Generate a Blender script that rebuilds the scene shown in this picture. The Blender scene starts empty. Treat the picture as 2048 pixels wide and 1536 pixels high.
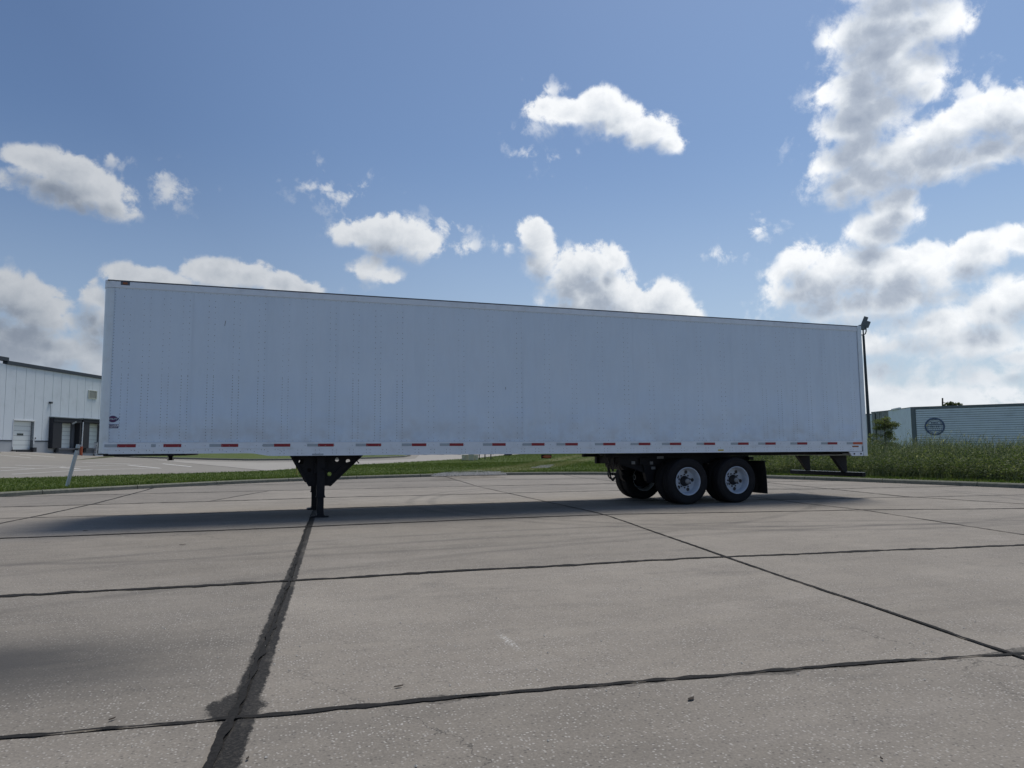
import bpy, bmesh, math, random
import numpy as np
from mathutils import Vector, Matrix
random.seed(7); rng = np.random.default_rng(11)
S = bpy.context.scene
COL = S.collection
rad = math.radians

# ------------------------------------------------------------------ camera
FPX = 1432.161
CAM = np.array([2.7005, -13.5315, 1.2323])
yaw, pit, rol = 0.3249, 0.0901, -0.008
_F = np.array([math.sin(yaw)*math.cos(pit), math.cos(yaw)*math.cos(pit), math.sin(pit)])
_R0 = np.array([math.cos(yaw), -math.sin(yaw), 0]); _U0 = np.cross(_R0, _F)
_R = math.cos(rol)*_R0 + math.sin(rol)*_U0
_U = -math.sin(rol)*_R0 + math.cos(rol)*_U0
cd = bpy.data.cameras.new('camera'); cam = bpy.data.objects.new('camera', cd); COL.objects.link(cam)
cam.matrix_world = Matrix(((_R[0], _U[0], -_F[0], CAM[0]), (_R[1], _U[1], -_F[1], CAM[1]),
                           (_R[2], _U[2], -_F[2], CAM[2]), (0, 0, 0, 1)))
cd.sensor_width = 36; cd.lens = 36*FPX/2048; cd.clip_start = 0.1; cd.clip_end = 8000
S.camera = cam
S.view_settings.view_transform = 'Standard'; S.view_settings.look = 'None'
S.view_settings.exposure = 0.0; S.view_settings.gamma = 1

# ------------------------------------------------------------------ light
SUN = Vector((0.29, 0.27, 1.0)).normalized()
SUN_EL = math.asin(SUN.z); SUN_AZ = math.atan2(SUN.x, SUN.y)
SUN_STRENGTH = 2.85; SKY_STRENGTH = 0.082
sl = bpy.data.lights.new('sun', 'SUN'); sl.energy = SUN_STRENGTH; sl.angle = rad(22.0); sl.color = (1.0, 0.94, 0.84)
so = bpy.data.objects.new('sun', sl); COL.objects.link(so)
so.rotation_euler = SUN.to_track_quat('Z', 'Y').to_euler()

# ------------------------------------------------------------------ points from sight lines (all things get a real distance and size)
def ray(px, py): return _F*FPX + _R*(px-1024) - _U*(py-768)
def kx(x):
    t = min(1, max(0, (-14 - x)/7)); t = t*t*(3-2*t)
    return 0.0104 + 0.0196*t
def terr(x, y):
    return 0.14 + kx(x)*min(max(0, y-22), 90)
def onplane(px, py, z=0.0):
    d = ray(px, py); t = (z-CAM[2])/d[2]; return CAM + t*d
def onterr(px, py):
    d = ray(px, py); d = d/math.hypot(d[0], d[1]); s = 20.0
    while s < 400:
        P = CAM + d*s
        if P[2] < terr(P[0], P[1]): break
        s += 0.25
    return CAM + d*s
def onY(px, py, Y=0.0): d = ray(px, py); return CAM + (Y-CAM[1])/d[1]*d
def atd(px, py, dist): d = ray(px, py); return CAM + d/math.hypot(d[0], d[1])*dist
def azel(px, py):
    d = ray(px, py); d = d/np.linalg.norm(d); return math.atan2(d[0], d[1]), math.asin(d[2])

# ------------------------------------------------------------------ node helpers
class NT:
    def __init__(s, tree): s.t = tree; s.n = tree.nodes; s.l = tree.links
    def link(s, a, b): s.l.new(a, b)
    def _in(s, sock, v):
        if hasattr(v, 'is_output') or isinstance(v, bpy.types.NodeSocket): s.l.new(v, sock)
        else:
            if isinstance(v, (tuple, list)) and len(v) == 3 and sock.type == 'RGBA': v = (*v, 1)
            sock.default_value = v
    def math(s, op, a, b=None, c=None, clamp=False):
        n = s.n.new('ShaderNodeMath'); n.operation = op; n.use_clamp = clamp
        s._in(n.inputs[0], a)
        if b is not None: s._in(n.inputs[1], b)
        if c is not None: s._in(n.inputs[2], c)
        return n.outputs[0]
    def vm(s, op, a, b=None, scale=None):
        n = s.n.new('ShaderNodeVectorMath'); n.operation = op
        s._in(n.inputs[0], a)
        if b is not None: s._in(n.inputs[1], b)
        if scale is not None: s._in(n.inputs['Scale'], scale)
        return n.outputs['Value'] if op in ('LENGTH', 'DOT_PRODUCT', 'DISTANCE') else n.outputs[0]
    def noise(s, vec, scale, detail=4, rough=0.5, dist=0.0, dim='3D', out='Fac'):
        n = s.n.new('ShaderNodeTexNoise'); n.noise_dimensions = dim
        if vec is not None: s.l.new(vec, n.inputs['Vector'])
        n.inputs['Scale'].default_value = scale; n.inputs['Detail'].default_value = detail
        n.inputs['Roughness'].default_value = rough; n.inputs['Distortion'].default_value = dist
        return n.outputs[out]
    def voro(s, vec, scale, feature='F1', out='Distance', rnd=1.0):
        n = s.n.new('ShaderNodeTexVoronoi'); n.feature = feature
        if vec is not None: s.l.new(vec, n.inputs['Vector'])
        n.inputs['Scale'].default_value = scale; n.inputs['Randomness'].default_value = rnd
        return n.outputs[out]
    def mr(s, v, a, b, c=0.0, d=1.0, smooth=False):
        n = s.n.new('ShaderNodeMapRange'); n.interpolation_type = 'SMOOTHSTEP' if smooth else 'LINEAR'
        s._in(n.inputs[0], v)
        for i, x in enumerate((a, b, c, d)): s._in(n.inputs[1+i], x)
        return n.outputs[0]
    def mix(s, f, a, b, blend='MIX'):
        n = s.n.new('ShaderNodeMix'); n.data_type = 'RGBA'; n.blend_type = blend
        s._in(n.inputs[0], f); s._in(n.inputs[6], a); s._in(n.inputs[7], b)
        return n.outputs[2]
    def ramp(s, v, stops):
        n = s.n.new('ShaderNodeValToRGB'); s._in(n.inputs[0], v)
        e = n.color_ramp.elements
        while len(e) < len(stops): e.new(0.5)
        for el, (p, c) in zip(e, stops): el.position = p; el.color = (*c, 1) if len(c) == 3 else c
        return n.outputs[0]
    def sep(s, v):
        n = s.n.new('ShaderNodeSeparateXYZ'); s.l.new(v, n.inputs[0]); return n.outputs
    def comb(s, x, y, z=0.0):
        n = s.n.new('ShaderNodeCombineXYZ')
        for i, v in enumerate((x, y, z)): s._in(n.inputs[i], v)
        return n.outputs[0]
    def geo(s, out='Position'): return s.n.new('ShaderNodeNewGeometry').outputs[out]
    def bump(s, h, strength, dist=0.01):
        n = s.n.new('ShaderNodeBump'); n.inputs['Strength'].default_value = strength; n.inputs['Distance'].default_value = dist
        s._in(n.inputs['Height'], h); return n.outputs[0]

# ------------------------------------------------------------------ sky: Nishita plus cumulus defined on directions of the sky
W = bpy.data.worlds.new('World'); S.world = W; W.use_nodes = True
def build_sky():
    t = NT(W.node_tree); t.n.clear()
    out = t.n.new('ShaderNodeOutputWorld'); bg = t.n.new('ShaderNodeBackground')
    sky = t.n.new('ShaderNodeTexSky'); sky.sky_type = 'NISHITA'; sky.sun_disc = False
    sky.sun_elevation = SUN_EL; sky.sun_rotation = SUN_AZ
    sky.air_density = 1.0; sky.dust_density = 0.6; sky.ozone_density = 2.0; sky.altitude = 200
    tc = t.n.new('ShaderNodeTexCoord'); D = t.vm('NORMALIZE', tc.outputs['Generated'])
    X, Y, Z = t.sep(D)
    az = t.math('ARCTAN2', X, Y); el = t.math('ARCSINE', Z)
    P0 = t.comb(az, el)
    B = [  # px, py, radius x, radius y, firmness
     (70,318,50,28,.8),(125,345,70,48,1),(180,385,78,46,1),(222,412,46,34,.8),(34,310,28,14,.5),
     (225,318,20,14,.27),(340,380,34,32,.42),(320,352,22,12,.3),
     (640,378,34,14,.32),(700,395,42,26,.38),(630,340,14,10,.25),(730,370,16,14,.3),
     (715,468,52,28,.8),(780,470,74,40,1),(830,488,50,34,.9),(890,460,42,22,.5),(932,492,30,15,.5),
     (735,535,40,25,.7),(770,548,36,18,.7),(715,572,30,12,.38),
     (1085,215,36,24,.6),(1140,226,54,26,.9),(1200,218,46,40,1),(1235,245,58,38,1),(1300,265,54,36,.9),(1335,285,34,22,.7),
     (1095,182,26,12,.32),(1065,310,34,16,.4),(1110,262,42,26,.27),
     (1068,475,34,42,.9),(1085,520,32,48,.9),(1015,492,26,14,.4),(1185,530,48,46,1),(1140,565,50,62,1),(1210,585,60,56,1),
     (1150,640,84,60,1),(1255,620,70,44,1),(1325,605,46,42,1),(1362,632,38,34,.9),(1225,520,26,30,.8),
     (22,592,66,56,1),(75,625,64,60,1),(35,690,110,90,1),(130,705,90,56,.9),(110,645,46,40,.7),(185,735,60,50,.9),
     (190,598,28,42,.8),(180,575,18,16,.5),(255,555,42,30,.9),(300,568,54,34,.9),(360,580,60,30,.9),(435,550,62,32,1),(500,556,52,34,1),
     (560,570,42,28,.9),(612,582,30,22,.8),(240,640,70,60,.9),(400,610,160,50,1),(540,610,90,40,1),
     (1790,20,96,66,1),(1865,45,70,56,1),(1898,45,40,40,.9),(1760,110,94,84,1),(1722,185,80,72,1),(1700,255,64,60,1),(1690,320,62,52,.9),
     (1850,180,24,32,.8),(1820,-60,130,80,1),(1660,215,34,30,.5),(1648,260,26,30,.4),
     (1905,262,92,58,1),(1995,232,92,60,1),(2090,250,90,80,1),(1800,312,104,58,1),(1735,352,94,54,1),(1680,372,60,44,.8),(1640,300,32,26,.42),
     (1945,182,32,30,.4),(1900,205,26,26,.4),(2045,165,26,22,.45),(1850,330,126,52,1),(1985,300,84,44,.9),(1640,350,36,40,.5),
     (1790,420,48,52,1),(1755,462,54,44,1),(1802,398,34,34,.8),
     (1605,525,40,40,.9),(1640,565,96,60,1),(1722,545,92,62,1),(1800,545,92,62,1),(1868,560,54,58,.9),(1700,610,150,44,.8),(1590,590,58,44,.9),(1578,633,16,12,.5),
     (1960,505,62,44,1),(2040,480,42,40,.8),(1930,540,60,42,.7),(2050,590,56,62,.9),(1985,625,70,48,.8),(1860,650,90,52,.8),
     (1790,690,90,50,.8),(1760,735,90,46,.6),(1950,685,130,56,.7),(2050,712,50,22,.8),(1850,790,260,40,.6),(2010,560,40,30,.6),
     (1745,60,84,66,1),(1805,150,80,76,1),(1755,225,70,66,.9),(1720,290,70,50,.9),(1190,600,90,50,1),(1800,600,130,40,.8),(1960,760,130,40,.6),(1780,770,60,40,.5),(1790,830,300,30,.6),(100,372,80,36,.9),(150,395,80,34,.9),
     (1450,508,28,14,.33),(1515,460,22,14,.33),(1900,740,180,30,.35),
    ]
    blobs = []
    for (px, py, rx, ry, fm) in B:
        a, e = azel(px, py); d = ray(px, py); k = FPX/np.linalg.norm(d)
        q_ = 1.22 if fm > .5 else .9; blobs.append((a, e, rx*q_*k/FPX/math.cos(e), ry*q_*k*k/FPX, fm if fm > .5 else fm*.32))
    NB = 8; AZ0, AZ1 = -.36, 1.02; EDGES = [AZ0+(AZ1-AZ0)*i/NB for i in range(1, NB)]
    FLOOR = -.6
    def field(P, lo, hi, big=False):     # one node group per part of the sky keeps the tree small
        g_ = bpy.data.node_groups.new('cloud_field', 'ShaderNodeTree')
        g_.interface.new_socket('P', in_out='INPUT', socket_type='NodeSocketVector'); g_.interface.new_socket('F', in_out='OUTPUT', socket_type='NodeSocketFloat')
        q = NT(g_); gi = q.n.new('NodeGroupInput'); go = q.n.new('NodeGroupOutput'); cur = None
        for (a, e, rx, ry, fm) in blobs:
            if big and fm < .7: continue
            reach = rx*(1+.6/fm)+.008
            if a+reach < lo or a-reach > hi: continue
            v = q.n.new('ShaderNodeVectorMath'); v.operation = 'MULTIPLY_ADD'
            q.link(gi.outputs[0], v.inputs[0]); v.inputs[1].default_value = (1/rx, 1/ry, 0); v.inputs[2].default_value = (-a/rx, -e/ry, 0)
            d = q.math('MULTIPLY_ADD', q.vm('LENGTH', v.outputs[0]), -fm, fm)
            cur = q.math('MAXIMUM', d, FLOOR) if cur is None else q.math('SMOOTH_MAX', cur, d, 0.12)
        q._in(go.inputs[0], cur if cur is not None else FLOOR)
        n_ = t.n.new('ShaderNodeGroup'); n_.node_tree = g_; t.link(P, n_.inputs[0]); return n_.outputs[0]
    # cauliflower noise
    wv = t.noise(D, 13, 2, .5, out='Color')
    V2 = t.vm('ADD', D, t.vm('SCALE', t.vm('SUBTRACT', wv, (.5, .5, .5)), scale=0.03))
    n = t.noise(V2, 24, 11, .70)
    vo = t.n.new('ShaderNodeTexVoronoi'); vo.feature = 'F1'; t.link(V2, vo.inputs['Vector'])
    vo.inputs['Scale'].default_value = 30; vo.inputs['Detail'].default_value = 2; vo.inputs['Roughness'].default_value = .55
    puff = t.math('SUBTRACT', .50, vo.outputs['Distance'])
    det = t.math('ADD', t.math('SUBTRACT', n, .5), t.math('MULTIPLY', puff, .26))
    D1 = t.vm('ADD', D, (0.006, 0.006, 0.022))
    det1 = t.math('SUBTRACT', t.noise(D1, 18, 3, .55), .5)
    wob = t.math('MULTIPLY', t.math('SUBTRACT', t.noise(V2, 40, 7, .62), .5), .55)
    # clouds elsewhere in the sky, same kind, free noise
    g = t.noise(t.vm('MULTIPLY', D, (1, 1, 2.2)), 2.6, 2, .5)
    gen = t.math('MULTIPLY', t.math('SUBTRACT', g, .60), 5.0)
    sunward = t.vm('DOT_PRODUCT', D, tuple(SUN))
    skyc = t.mix(1.0, t.vm('SCALE', sky.outputs[0], scale=SKY_STRENGTH), (.95, 1.035, 1.14), 'MULTIPLY')
    # thin high veil: the air brightens toward the sun side and the horizon
    glow = t.vm('DOT_PRODUCT', D, (.641, .299, .707))
    ambient = t.ramp(t.mr(glow, .25, .95), [(0, (.56, .58, .61)), (.3, (.66, .68, .71)), (.55, (.88, .89, .90)), (.8, (1.06, 1.06, 1.06)), (1, (1.12, 1.12, 1.12))])
    low = t.mr(el, 0.0, 0.17, .50, 0, True)
    skyc = t.mix(t.mr(el, -.03, .42, .72, 0, True), skyc, (.42, .53, .68))
    skyc = t.mix(1.0, skyc, t.ramp(t.mr(glow, .35, .95), [(0, (.90, .89, .89)), (.15, (.92, .90, .89)), (.42, (1.12, 1.07, 1.02)), (.75, (1.25, 1.18, 1.10)), (1, (1.45, 1.35, 1.22))]), 'MULTIPLY')
    def finish(f, f1):
        dens = t.math('ADD', t.math('MULTIPLY_ADD', det, 1.55, .21), f)
        d1 = t.math('MULTIPLY_ADD', det1, .9, f1)
        thick = t.math('ADD', t.math('MULTIPLY', t.mr(d1, .0, 0.85, 0, 1, True), .58), t.math('MULTIPLY', t.mr(dens, .25, 1.3), .42))
        alpha = t.mr(dens, -.06, t.mr(d1, -.2, .5, .26, .70), 0, 1, True)
        alpha = t.math('MULTIPLY', alpha, t.mr(f, -.18, .20, .22, 1, True))
        lum = t.math('ADD', t.mr(thick, 0.05, 1.0, 1.0, 0.0, False), wob, clamp=True)
        c = t.ramp(lum, [(0, (.30, .35, .44)), (.3, (.43, .48, .56)), (.6, (.68, .72, .77)), (1, (.95, .965, .98))])
        c = t.mix(1.0, c, ambient, 'MULTIPLY')
        c = t.mix(low, c, (.68, .74, .82))
        col = t.mix(t.math('MULTIPLY', alpha, .96), skyc, c)
        b = t.n.new('ShaderNodeBackground'); t.link(col, b.inputs[0]); return b.outputs[0]
    def mixs(f, a_, b_):
        m_ = t.n.new('ShaderNodeMixShader'); t.link(f, m_.inputs[0]); t.link(a_, m_.inputs[1]); t.link(b_, m_.inputs[2]); return m_.outputs[0]
    P1 = t.vm('ADD', P0, (0.008, 0.026, 0))
    bounds = [AZ0]+EDGES+[AZ1]
    def tree(i, j):
        if j-i == 1: return finish(field(P0, bounds[i], bounds[j]), field(P1, bounds[i]+.008, bounds[j]+.008, True))
        k = (i+j)//2
        return mixs(t.math('GREATER_THAN', az, bounds[k]), tree(i, k), tree(k, j))
    inside = t.math('MULTIPLY', t.math('MULTIPLY', t.math('GREATER_THAN', az, AZ0), t.math('LESS_THAN', az, AZ1)), t.math('LESS_THAN', el, .80))
    inside = t.math('MULTIPLY', inside, t.math('GREATER_THAN', el, -.02))
    # free clouds fade out at the border of the charted part of the sky
    bd = t.math('MAXIMUM', t.math('MAXIMUM', t.math('SUBTRACT', AZ0, az), t.math('SUBTRACT', az, AZ1)), t.math('SUBTRACT', el, .80))
    genf = t.math('ADD', gen, t.mr(bd, 0, .12, -.8, 0))
    t.link(mixs(inside, finish(genf, genf), tree(0, NB)), out.inputs[0])
    t.n.remove(bg)
build_sky()
W.cycles.sampling_method = 'MANUAL'; W.cycles.sample_map_resolution = 512

# ------------------------------------------------------------------ materials
def mat(name, col, rough=.6, metal=0.0, var=.12, scale=6.0, bump=0.0, bscale=60, spec=.5, dirt=None, coat=0.0):
    m = bpy.data.materials.new(name); m.use_nodes = True; t = NT(m.node_tree); p = t.n['Principled BSDF']
    tc = t.n.new('ShaderNodeTexCoord').outputs['Object']
    n = t.noise(tc, scale, 6, .6)
    c = t.mix(n, tuple(x*(1-var) for x in col), tuple(min(1, x*(1+var)) for x in col))
    if dirt:
        dcol, amt, ds = dirt
        dm = t.mr(t.noise(tc, ds, 7, .65), .5, .72, 0, amt)
        c = t.mix(dm, c, dcol)
    t.link(c, p.inputs['Base Color'])
    t.link(t.mr(n, .2, .8, rough*.88, min(1, rough*1.12)), p.inputs['Roughness'])
    p.inputs['Metallic'].default_value = metal
    p.inputs['Specular IOR Level'].default_value = spec
    p.inputs['Coat Weight'].default_value = coat
    if bump: t.link(t.bump(t.noise(tc, bscale, 4, .6), bump, .01), p.inputs['Normal'])
    return m
M = {}
M['alu'] = mat('aluminium_rail', (.76, .83, .90), .42, .05, .06, 3, .05, 20, dirt=((.42, .42, .42), .25, 5))
M['alu_post'] = mat('aluminium_post', (.68, .75, .80), .32, .25, .08, 4, .04, 10, dirt=((.5, .5, .48), .3, 6))
M['roof'] = mat('roof_edge', (.10, .11, .13), .5, .2)
M['under'] = mat('black_frame_paint', (.008, .009, .013), .6, 0, .3, 8, .2, 30, spec=.3, dirt=((.03, .028, .028), .5, 7))
M['rubber'] = mat('tyre_rubber', (.012, .012, .014), .8, 0, .2, 5, .2, 60, .3, dirt=((.035, .034, .033), .5, 4))
M['flap'] = mat('mudflap_rubber', (.014, .014, .015), .6)
M['rim'] = mat('white_wheel_paint', (.46, .52, .60), .38, 0, .05, 8, dirt=((.35, .34, .32), .35, 9))
M['hub'] = mat('hub_black', (.02, .02, .022), .5)
M['chrome'] = mat('bright_steel', (.6, .6, .6), .3, .9)
M['rivet'] = mat('shaded_rivet_metal', (.16, .17, .19), .6, .1)  # dark grey puts the shade around each dome into the rivet colour
M['redtape'] = mat('red_reflective_tape', (.27, .012, .022), .35, 0, .12, 30)
M['orangered'] = mat('orange_red_tape', (.50, .09, .03), .35, 0, .1, 30)
M['silvertape'] = mat('silver_reflective_tape', (.36, .41, .46), .3, .2, .15, 40)
M['amber'] = mat('amber_lens', (.30, .09, .025), .25, 0, .1, 20)
M['yellow'] = mat('yellow_sticker', (.55, .42, .06), .5)
M['label'] = mat('grey_label', (.22, .23, .24), .5)
M['hose'] = mat('black_hose', (.012, .012, .012), .4)
M['logo_blue'] = mat('logo_navy', (.02, .025, .12), .4)
M['logo_purple'] = mat('logo_purple', (.13, .03, .10), .4)
M['emblem'] = mat('faded_emblem_blue', (.11, .15, .24), .6)
M['logo_white'] = mat('logo_white', (.62, .64, .68), .4)
M['bwall'] = mat('warehouse_panel', (.64, .69, .73), .6, 0, .05, .6, dirt=((.40, .44, .46), .3, .8))
M['bbase'] = mat('warehouse_block_base', (.36, .38, .40), .85, 0, .1, 2, .3, 20)
M['btrim'] = mat('dark_trim', (.022, .032, .045), .5)
M['door'] = mat('white_door', (.72, .75, .73), .5, 0, .04, 2)
M['glass_dark'] = mat('dark_glass', (.02, .03, .03), .1)
M['seal'] = mat('dock_seal_vinyl', (.020, .022, .028), .75, 0, .3, 3, .5, 5)
M['reveal'] = mat('grey_reveal', (.12, .13, .15), .7)
M['vent'] = mat('vent_cream', (.58, .60, .52), .6)
M['orange'] = mat('orange_paint', (.42, .09, .035), .6, dirt=((.2, .07, .04), .5, 6))
M['white'] = mat('white_paint', (.75, .77, .78), .5, dirt=((.45, .45, .43), .3, 8))
M['galv'] = mat('galvanised_steel', (.42, .46, .48), .45, .4, .12, 6, dirt=((.25, .27, .27), .3, 8))
M['beige'] = mat('beige_cabinet', (.56, .53, .40), .6, 0, .08, 4)
M['darkmetal'] = mat('dark_pole', (.035, .045, .05), .5)
M['lampgrey'] = mat('lamp_head', (.16, .18, .19), .5)
M['trailer2'] = mat('old_trailer_skin', (.80, .88, .96), .6, .0, .1, 1.2, dirt=((.52, .56, .58), .4, 1.5))
M['trailer_rust'] = mat('weathered_grey_end', (.30, .32, .31), .7, .1, .2, 2, dirt=((.10, .09, .075), .6, 3))
M['trim2'] = mat('trailer_trim', (.15, .18, .19), .5)
M['bark'] = mat('bark', (.10, .08, .06), .9)
M['wood'] = mat('wood_pole', (.12, .10, .08), .9)
M['yellowpost'] = mat('yellow_post', (.45, .38, .10), .6)

def panel_mat():
    m = bpy.data.materials.new('white_trailer_panel'); m.use_nodes = True; t = NT(m.node_tree); p = t.n['Principled BSDF']
    P = t.geo(); oi = t.n.new('ShaderNodeObjectInfo')
    big = t.noise(P, .7, 4, .5); fine = t.noise(t.vm('MULTIPLY', P, (1, 1, .25)), 6, 6, .65)
    c = t.mix(t.mr(big, .3, .7), (.65, .765, .88), (.70, .81, .92))
    c = t.mix(t.mr(fine, .45, .8, 0, .25), c, (.55, .62, .70))
    x, y, z = t.sep(P)
    # road film low on the panels
    film = t.math('MULTIPLY', t.mr(z, 1.35, 2.1, 1, 0, True), t.mr(t.noise(P, 2.3, 6, .65), .40, .68, 0, .5))
    c = t.mix(film, c, (.50, .52, .54))
    t.link(c, p.inputs['Base Color']); p.inputs['Roughness'].default_value = .27
    p.inputs['Specular IOR Level'].default_value = .45
    low = t.mr(z, 1.3, 2.6, 1, .15, True)
    h = t.math('ADD', t.math('MULTIPLY', t.noise(t.vm('MULTIPLY', P, (1, 1, 1.0)), 1.5, 2, .5), low), t.math('MULTIPLY', t.noise(t.vm('MULTIPLY', P, (1, 1, .08)), 3.0, 2, .5), .35))
    t.link(t.bump(h, 1.0, .13), p.inputs['Normal'])
    return m
M['panel'] = panel_mat()

def slab_mat():
    m = bpy.data.materials.new('lot_concrete'); m.use_nodes = True; t = NT(m.node_tree); p = t.n['Principled BSDF']
    P = t.geo(); x, y, z = t.sep(P)
    oi = t.n.new('ShaderNodeObjectInfo').outputs['Random']
    big = t.noise(P, .35, 4, .55); mid = t.noise(P, 2.2, 6, .65); fine = t.noise(P, 70, 3, .7)
    streak = t.noise(t.vm('MULTIPLY', P, (.5, 4.0, 1)), 1.3, 5, .6)
    c = t.mix(t.mr(big, .3, .7), (.188, .172, .150), (.272, .250, .220))
    c = t.mix(t.mr(streak, .3, .75, 0, .45), c, (.305, .278, .238))
    c = t.mix(t.mr(mid, .35, .8, 0, .55), c, (.155, .143, .128))
    blot = t.noise(t.vm('MULTIPLY', P, (.7, 1.6, 1)), .9, 8, .7)
    c = t.mix(t.mr(blot, .52, .72, 0, .5, True), c, (.125, .117, .106))
    c = t.mix(t.mr(blot, .48, .28, 0, .4, True), c, (.32, .295, .265))
    c = t.mix(1.0, c, t.mix(oi, (.88, .88, .88), (1.10, 1.09, 1.08)), 'MULTIPLY')
    c = t.mix(1.0, c, t.mix(t.mr(fine, .25, .75), (.72, .72, .72), (1.22, 1.21, 1.2)), 'MULTIPLY')
    # pale and dark aggregate worn through the surface
    v = t.n.new('ShaderNodeTexVoronoi'); t.link(P, v.inputs['Vector']); v.inputs['Scale'].default_value = 58
    pick = t.math('GREATER_THAN', t.sep(v.outputs['Color'])[0], .58)
    dot = t.math('MULTIPLY', t.mr(v.outputs['Distance'], .22, .40, 1, 0), pick)
    c = t.mix(t.math('MULTIPLY', dot, t.mr(mid, .3, .65, .25, .85)), c, (.46, .44, .41))
    v2 = t.n.new('ShaderNodeTexVoronoi'); t.link(P, v2.inputs['Vector']); v2.inputs['Scale'].default_value = 50
    pick2 = t.math('GREATER_THAN', t.sep(v2.outputs['Color'])[1], .8)
    c = t.mix(t.math('MULTIPLY', t.mr(v2.outputs['Distance'], .2, .42, .6, 0), pick2), c, (.075, .07, .065))
    # brushed-on tar sealant along joints, patchy
    rag = t.noise(t.vm('MULTIPLY', P, (1, .45, 1)), 13, 8, .78); rag2 = t.noise(t.vm('MULTIPLY', P, (.35, 1, 1)), 7, 6, .7)
    grit = t.noise(P, 55, 3, .7)
    def tarmask(dist, w, r, gate=None):
        k = t.mr(t.math('ADD', dist, t.math('MULTIPLY', t.math('SUBTRACT', r, .5), t.math('MULTIPLY', w, 1.3))), t.math('MULTIPLY', w, .82), t.math('MULTIPLY', w, 1.0), 1, 0)
        return k if gate is None else t.math('MULTIPLY', k, gate)
    dl1 = t.math('ABSOLUTE', t.math('SUBTRACT', x, t.math('MULTIPLY_ADD', y, .0857, 3.44)))
    wl1 = t.mr(y, -9.8, 1.5, .074, .044)
    g1 = t.math('MULTIPLY', t.mr(y, 2.1, 2.2, 1, 0), t.mr(t.noise(t.vm('MULTIPLY', P, (1, .6, 1)), 3.0, 7, .7), .36, .50, .72, 1.0))
    core = t.mr(t.math('ADD', dl1, t.math('MULTIPLY', t.math('SUBTRACT', rag, .5), .05)), .014, .03, 1, 0)
    g1 = t.math('MAXIMUM', g1, t.math('MULTIPLY', core, t.mr(y, 2.1, 2.2, 1, 0)))
    m1 = tarmask(dl1, wl1, rag, g1)
    knot = t.vm('LENGTH', t.vm('MULTIPLY', t.vm('SUBTRACT', P, (2.57, -9.72, 0)), (1, .55, 0)))
    m1 = t.math('MAXIMUM', m1, t.math('MULTIPLY', tarmask(knot, .14, rag), .95))
    # brushed tar beside the nearest cross joint, in patches
    d2 = t.math('ABSOLUTE', t.math('ADD', y, t.math('MULTIPLY_ADD', x, .109, 9.545)))
    w2 = t.mr(t.noise(t.vm('MULTIPLY', P, (1, 0, 0)), 1.6, 4, .65), .42, .66, .0, .085)
    g2 = t.math('MULTIPLY', t.mr(x, 2.9, 3.4, 0, 1), t.mr(x, 7.2, 7.8, 1, 0))
    m1 = t.math('MAXIMUM', m1, t.math('MULTIPLY', tarmask(d2, w2, rag2, g2), t.mr(t.noise(P, 14, 5, .7), .38, .6, .2, .85)))
    tm = t.math('MULTIPLY', m1, t.mr(grit, .36, .54, .86, 1))
    c = t.mix(tm, c, (.010, .0095, .009))
    # hairline cracks
    ck = t.n.new('ShaderNodeTexVoronoi'); ck.feature = 'DISTANCE_TO_EDGE'; ck.inputs['Scale'].default_value = .22
    t.link(t.vm('ADD', P, t.vm('SCALE', t.noise(P, 1.5, 6, .65, out='Color'), scale=.9)), ck.inputs['Vector'])
    ckm = t.math('MULTIPLY', t.mr(ck.outputs['Distance'], .0006, .0018, 1, 0), t.mr(t.noise(P, .25, 2, .5), .5, .6))
    c = t.mix(t.math('MULTIPLY', ckm, .65), c, (.05, .047, .043))
    # soft dark patch with a noise-broken edge, and a scuff
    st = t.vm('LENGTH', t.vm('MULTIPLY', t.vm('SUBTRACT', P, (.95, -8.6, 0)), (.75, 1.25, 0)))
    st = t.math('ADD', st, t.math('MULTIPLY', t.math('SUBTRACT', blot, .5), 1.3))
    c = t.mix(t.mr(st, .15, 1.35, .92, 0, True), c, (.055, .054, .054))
    sc = t.vm('LENGTH', t.vm('MULTIPLY', t.vm('SUBTRACT', P, (4.18, -9.02, 0)), (26, 3.6, 0)))
    c = t.mix(t.math('MULTIPLY', t.mr(sc, .3, 1, .8, 0), t.mr(grit, .5, .6)), c, (.6, .6, .58))
    # faint rubber scuffs turning across the slabs
    for cx_, cy_, r_ in ((6.5, -22, 18.2), (6.2, -22, 18.9), (9.8, -24, 19.4), (13, 2, 6.8), (13, 2, 7.3), (4.2, 9.5, 14.2)):
        rr = t.vm('LENGTH', t.vm('SUBTRACT', P, (cx_, cy_, 0)))
        mk = t.mr(t.math('ABSOLUTE', t.math('SUBTRACT', rr, r_)), .03, .16, .42, 0, True)
        c = t.mix(t.math('MULTIPLY', mk, t.mr(streak, .35, .6)), c, (.085, .08, .075))
    t.link(c, p.inputs['Base Color'])
    t.link(t.mr(tm, 0, 1, .88, .80), p.inputs['Roughness']); p.inputs['Specular IOR Level'].default_value = .3
    h = t.math('ADD', t.math('MULTIPLY', fine, .5), t.math('MULTIPLY', dot, .6))
    t.link(t.bump(h, .55, .006), p.inputs['Normal'])
    return m
M['slab'] = slab_mat()
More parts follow.
